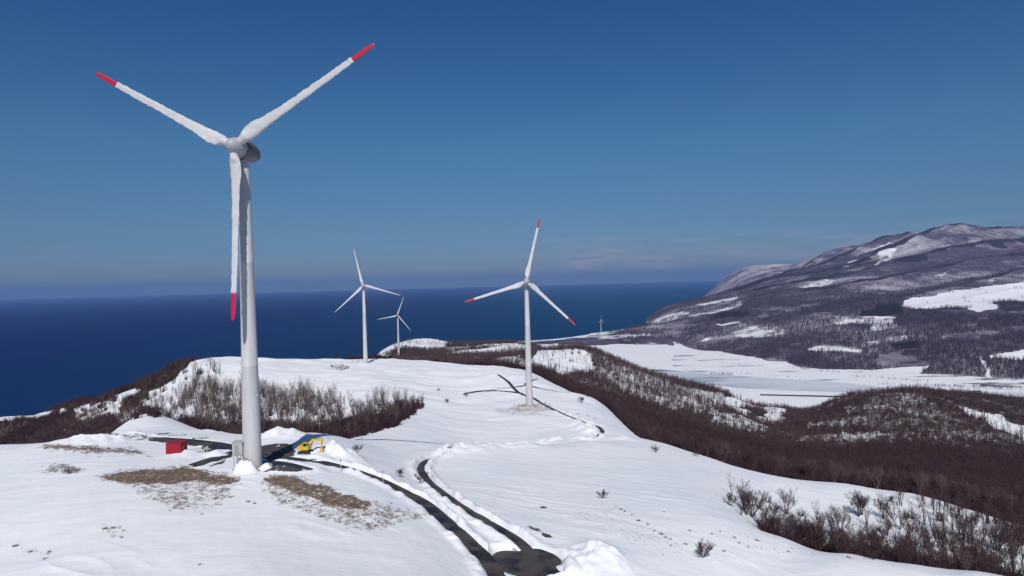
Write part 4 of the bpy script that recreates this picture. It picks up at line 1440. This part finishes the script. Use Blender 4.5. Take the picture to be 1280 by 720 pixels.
# heaps of snow thrown against the tower foot
def heap(px, py, rx, ry, h, label, seed):
    x, y, z = seat(px, py)
    bm = bmesh.new()
    bmesh.ops.create_icosphere(bm, subdivisions=4, radius=1.0)
    for v in bm.verts:
        k = 1 + 0.35 * float(fbm(v.co.x * 1.8 + seed, v.co.y * 1.8 + v.co.z, seed, 3))
        rr = max(0.0, v.co.z)
        v.co = Vector((v.co.x * rx * k * (1 - 0.45 * rr), v.co.y * ry * k * (1 - 0.45 * rr), v.co.z * (h if v.co.z > 0 else 0.6) * k))
    o = link('snow_heap', bm_mesh('snow_heap', bm, True), M['pile']); o.location = (x, y, z)
    tag(o, label, 'snow heap')


heap(306, 591, 2.6, 1.4, 2.3, 'pointed heap of snow against the foot of the largest turbine', 4)
heap(332, 588, 1.3, 1.0, 1.3, 'small block of snow right of the largest turbine foot', 8)

# lone shrubs, each in its own place
SHRUB = [crown_mesh('branches', *tree_template(trng, 3.0, 9, True, 1.1, 0.55, 0.15, 1.0), M['bark']) for k in range(3)]
LONE = [
    (878, 697, 1.15, 'lone grey shrub on the open snow, lower right', None), (754, 624, 0.75, 'round shrub at the head of the dotted grass line', None),
    (820, 566, 0.9, 'thin upright shrub on the plateau rim nearest the dark wood', None), (1116, 628, 0.9, 'small shrub just under the dark wood edge', None),
    (870, 570, 0.9, 'small brown shrub on the plateau rim left of the gully', None), (446, 574, 0.75, 'dark spindly shrub beside the left road bank', None),
    (499, 596, 0.7, 'sparse shrub between the two roads, nearer the left road', None), (528, 607, 0.9, 'taller sparse shrub between the two roads beside the right bend', None),
    (735, 496, 1.2, 'grey shrub right of the middle turbine, upper of two', None), (727, 503, 1.3, 'grey shrub right of the middle turbine, lower of two', None),
    (748, 499, 1.0, 'shrub nearest the plateau rim right of the middle turbine', None), (583, 497, 0.9, 'small shrub on the snow left of the middle turbine', None),
    (559, 505, 0.9, 'tiny shrub at the outer end of the track left of the middle turbine', None), (548, 490, 0.6, 'tiny dark shrub alone on the high snow', None),
    (912, 632, 1.1, 'leftmost shrub of the gully thicket', None), (962, 662, 1.2, 'greyish shrub at the lower edge of the gully thicket', None),
    (1092, 700, 0.8, 'shrub standing alone on the near snow rim, far right', None),
    (86, 592, 0.5, 'wispy dry bush in the grass at far left of the foreground', None),
]
for i, (px, py, s, lab, grp) in enumerate(LONE):
    x, y, z = seat(px, py)
    o = link('shrub', SHRUB[i % 3]); o.location = (x, y, z - 0.1); o.scale = (s, s, s * 0.9); o.rotation_euler = (0, 0, i * 1.3)
    tag(o, lab, 'shrub')
# tufts of dry grass in a dotted line and scattered on the near snow
tuft = []
for k in range(40):
    a = trng.uniform(0, 6.28); r = trng.uniform(0, 0.35)
    spike(tuft, (math.cos(a) * r, math.sin(a) * r, -0.05), (math.cos(a) * r * 2.2 + trng.normal() * .1, math.sin(a) * r * 2.2 + trng.normal() * .1, trng.uniform(0.15, 0.5)), 0.07, trng)
tuft_me = crown_mesh('grass_tuft', [], tuft, M['brush'])
spots = [(770,634),(776,637),(781,640),(790,644),(798,652),(810,656),(818,664),(826,668),(832,672),(838,674),(838,682),(857,681),(890,668),(900,664),(918,672),(924,679),(935,684),(946,676),(905,690),(985,690),(1020,688),(1060,697),(862,664),(830,640)]
spots += [(132,661),(140,660),(152,672),(20,683),(38,690),(62,690),(250,706),(310,628),(318,630)]
for i, (px, py) in enumerate(spots):
    x, y, z = seat(px, py)
    o = link('grass_tuft', tuft_me); o.location = (x, y, z); s = 0.5 + 0.5 * ((i * 37) % 10) / 10; o.scale = (s, s, s); o.rotation_euler = (0, 0, i * 2.1)
    if px > 500:
        tag(o, 'tuft of brown dry grass poking from the open snow right of the roads', 'grass tuft', 'grass tufts on the right snow slope')
    else:
        tag(o, 'tuft of brown dry grass poking from the foreground snow knoll', 'grass tuft', 'grass tufts on the foreground knoll')
# dry grass on the thin-snow patches
n = 26000
gx, gy = sample_near(n, 80, 165, 40, 560)
gz = hill(gx, gy)
ci = np.clip(np.searchsorted(a_ax, gx / gy * F), 0, len(a_ax) - 1); ri = np.clip(np.searchsorted(d_ax, gy), 0, len(d_ax) - 1)
gr = R_.reshape(HX.shape)[ri, ci]
k = (gr > 0.08) & (RNG.uniform(0, 1, n) < np.clip(gr - 0.22 + 0.9 * fbm(gx / 1.6, gy / 2.2, 95, 3), 0, 1))
gt = np.array([t for t in tuft[:12]]).reshape(-1, 3)
o = scatter('dry_grass', [gt], gx[k], gy[k], gz[k], RNG.uniform(0.5, 1.0, k.sum()), simple('dry_grass', (0.19, 0.14, 0.105), 0.9, 0.4, 0.5), RNG); tag(o, kind='stuff')

# snow poles along the roads
bm = bmesh.new(); add_tube(bm, [(0, 0, -0.3), (0, 0, 2.1)], [0.07, 0.07], 8)
pole_me = bm_mesh('pole', bm, True)
pole_me.materials.append(M['grey'])
bm = bmesh.new(); add_tube(bm, [(0, 0, 2.1), (0, 0, 2.5)], [0.085, 0.085], 8)
band_me = bm_mesh('band', bm, True); band_me.materials.append(M['redbox'])
for px, py, lab in [(479, 606, 'thin snow marker pole on the near bank of the left road'), (540, 600, 'thin snow marker pole at the sharp bend of the right road'), (426, 590, 'thin snow marker pole beside the left road nearest the excavator')]:
    x, y, z = seat(px, py)
    r = empty('snow_pole', (x, y, z)); tag(r, lab, 'marker pole', 'snow poles along the roads')
    link('pole', pole_me, None, r); link('band', band_me, None, r)
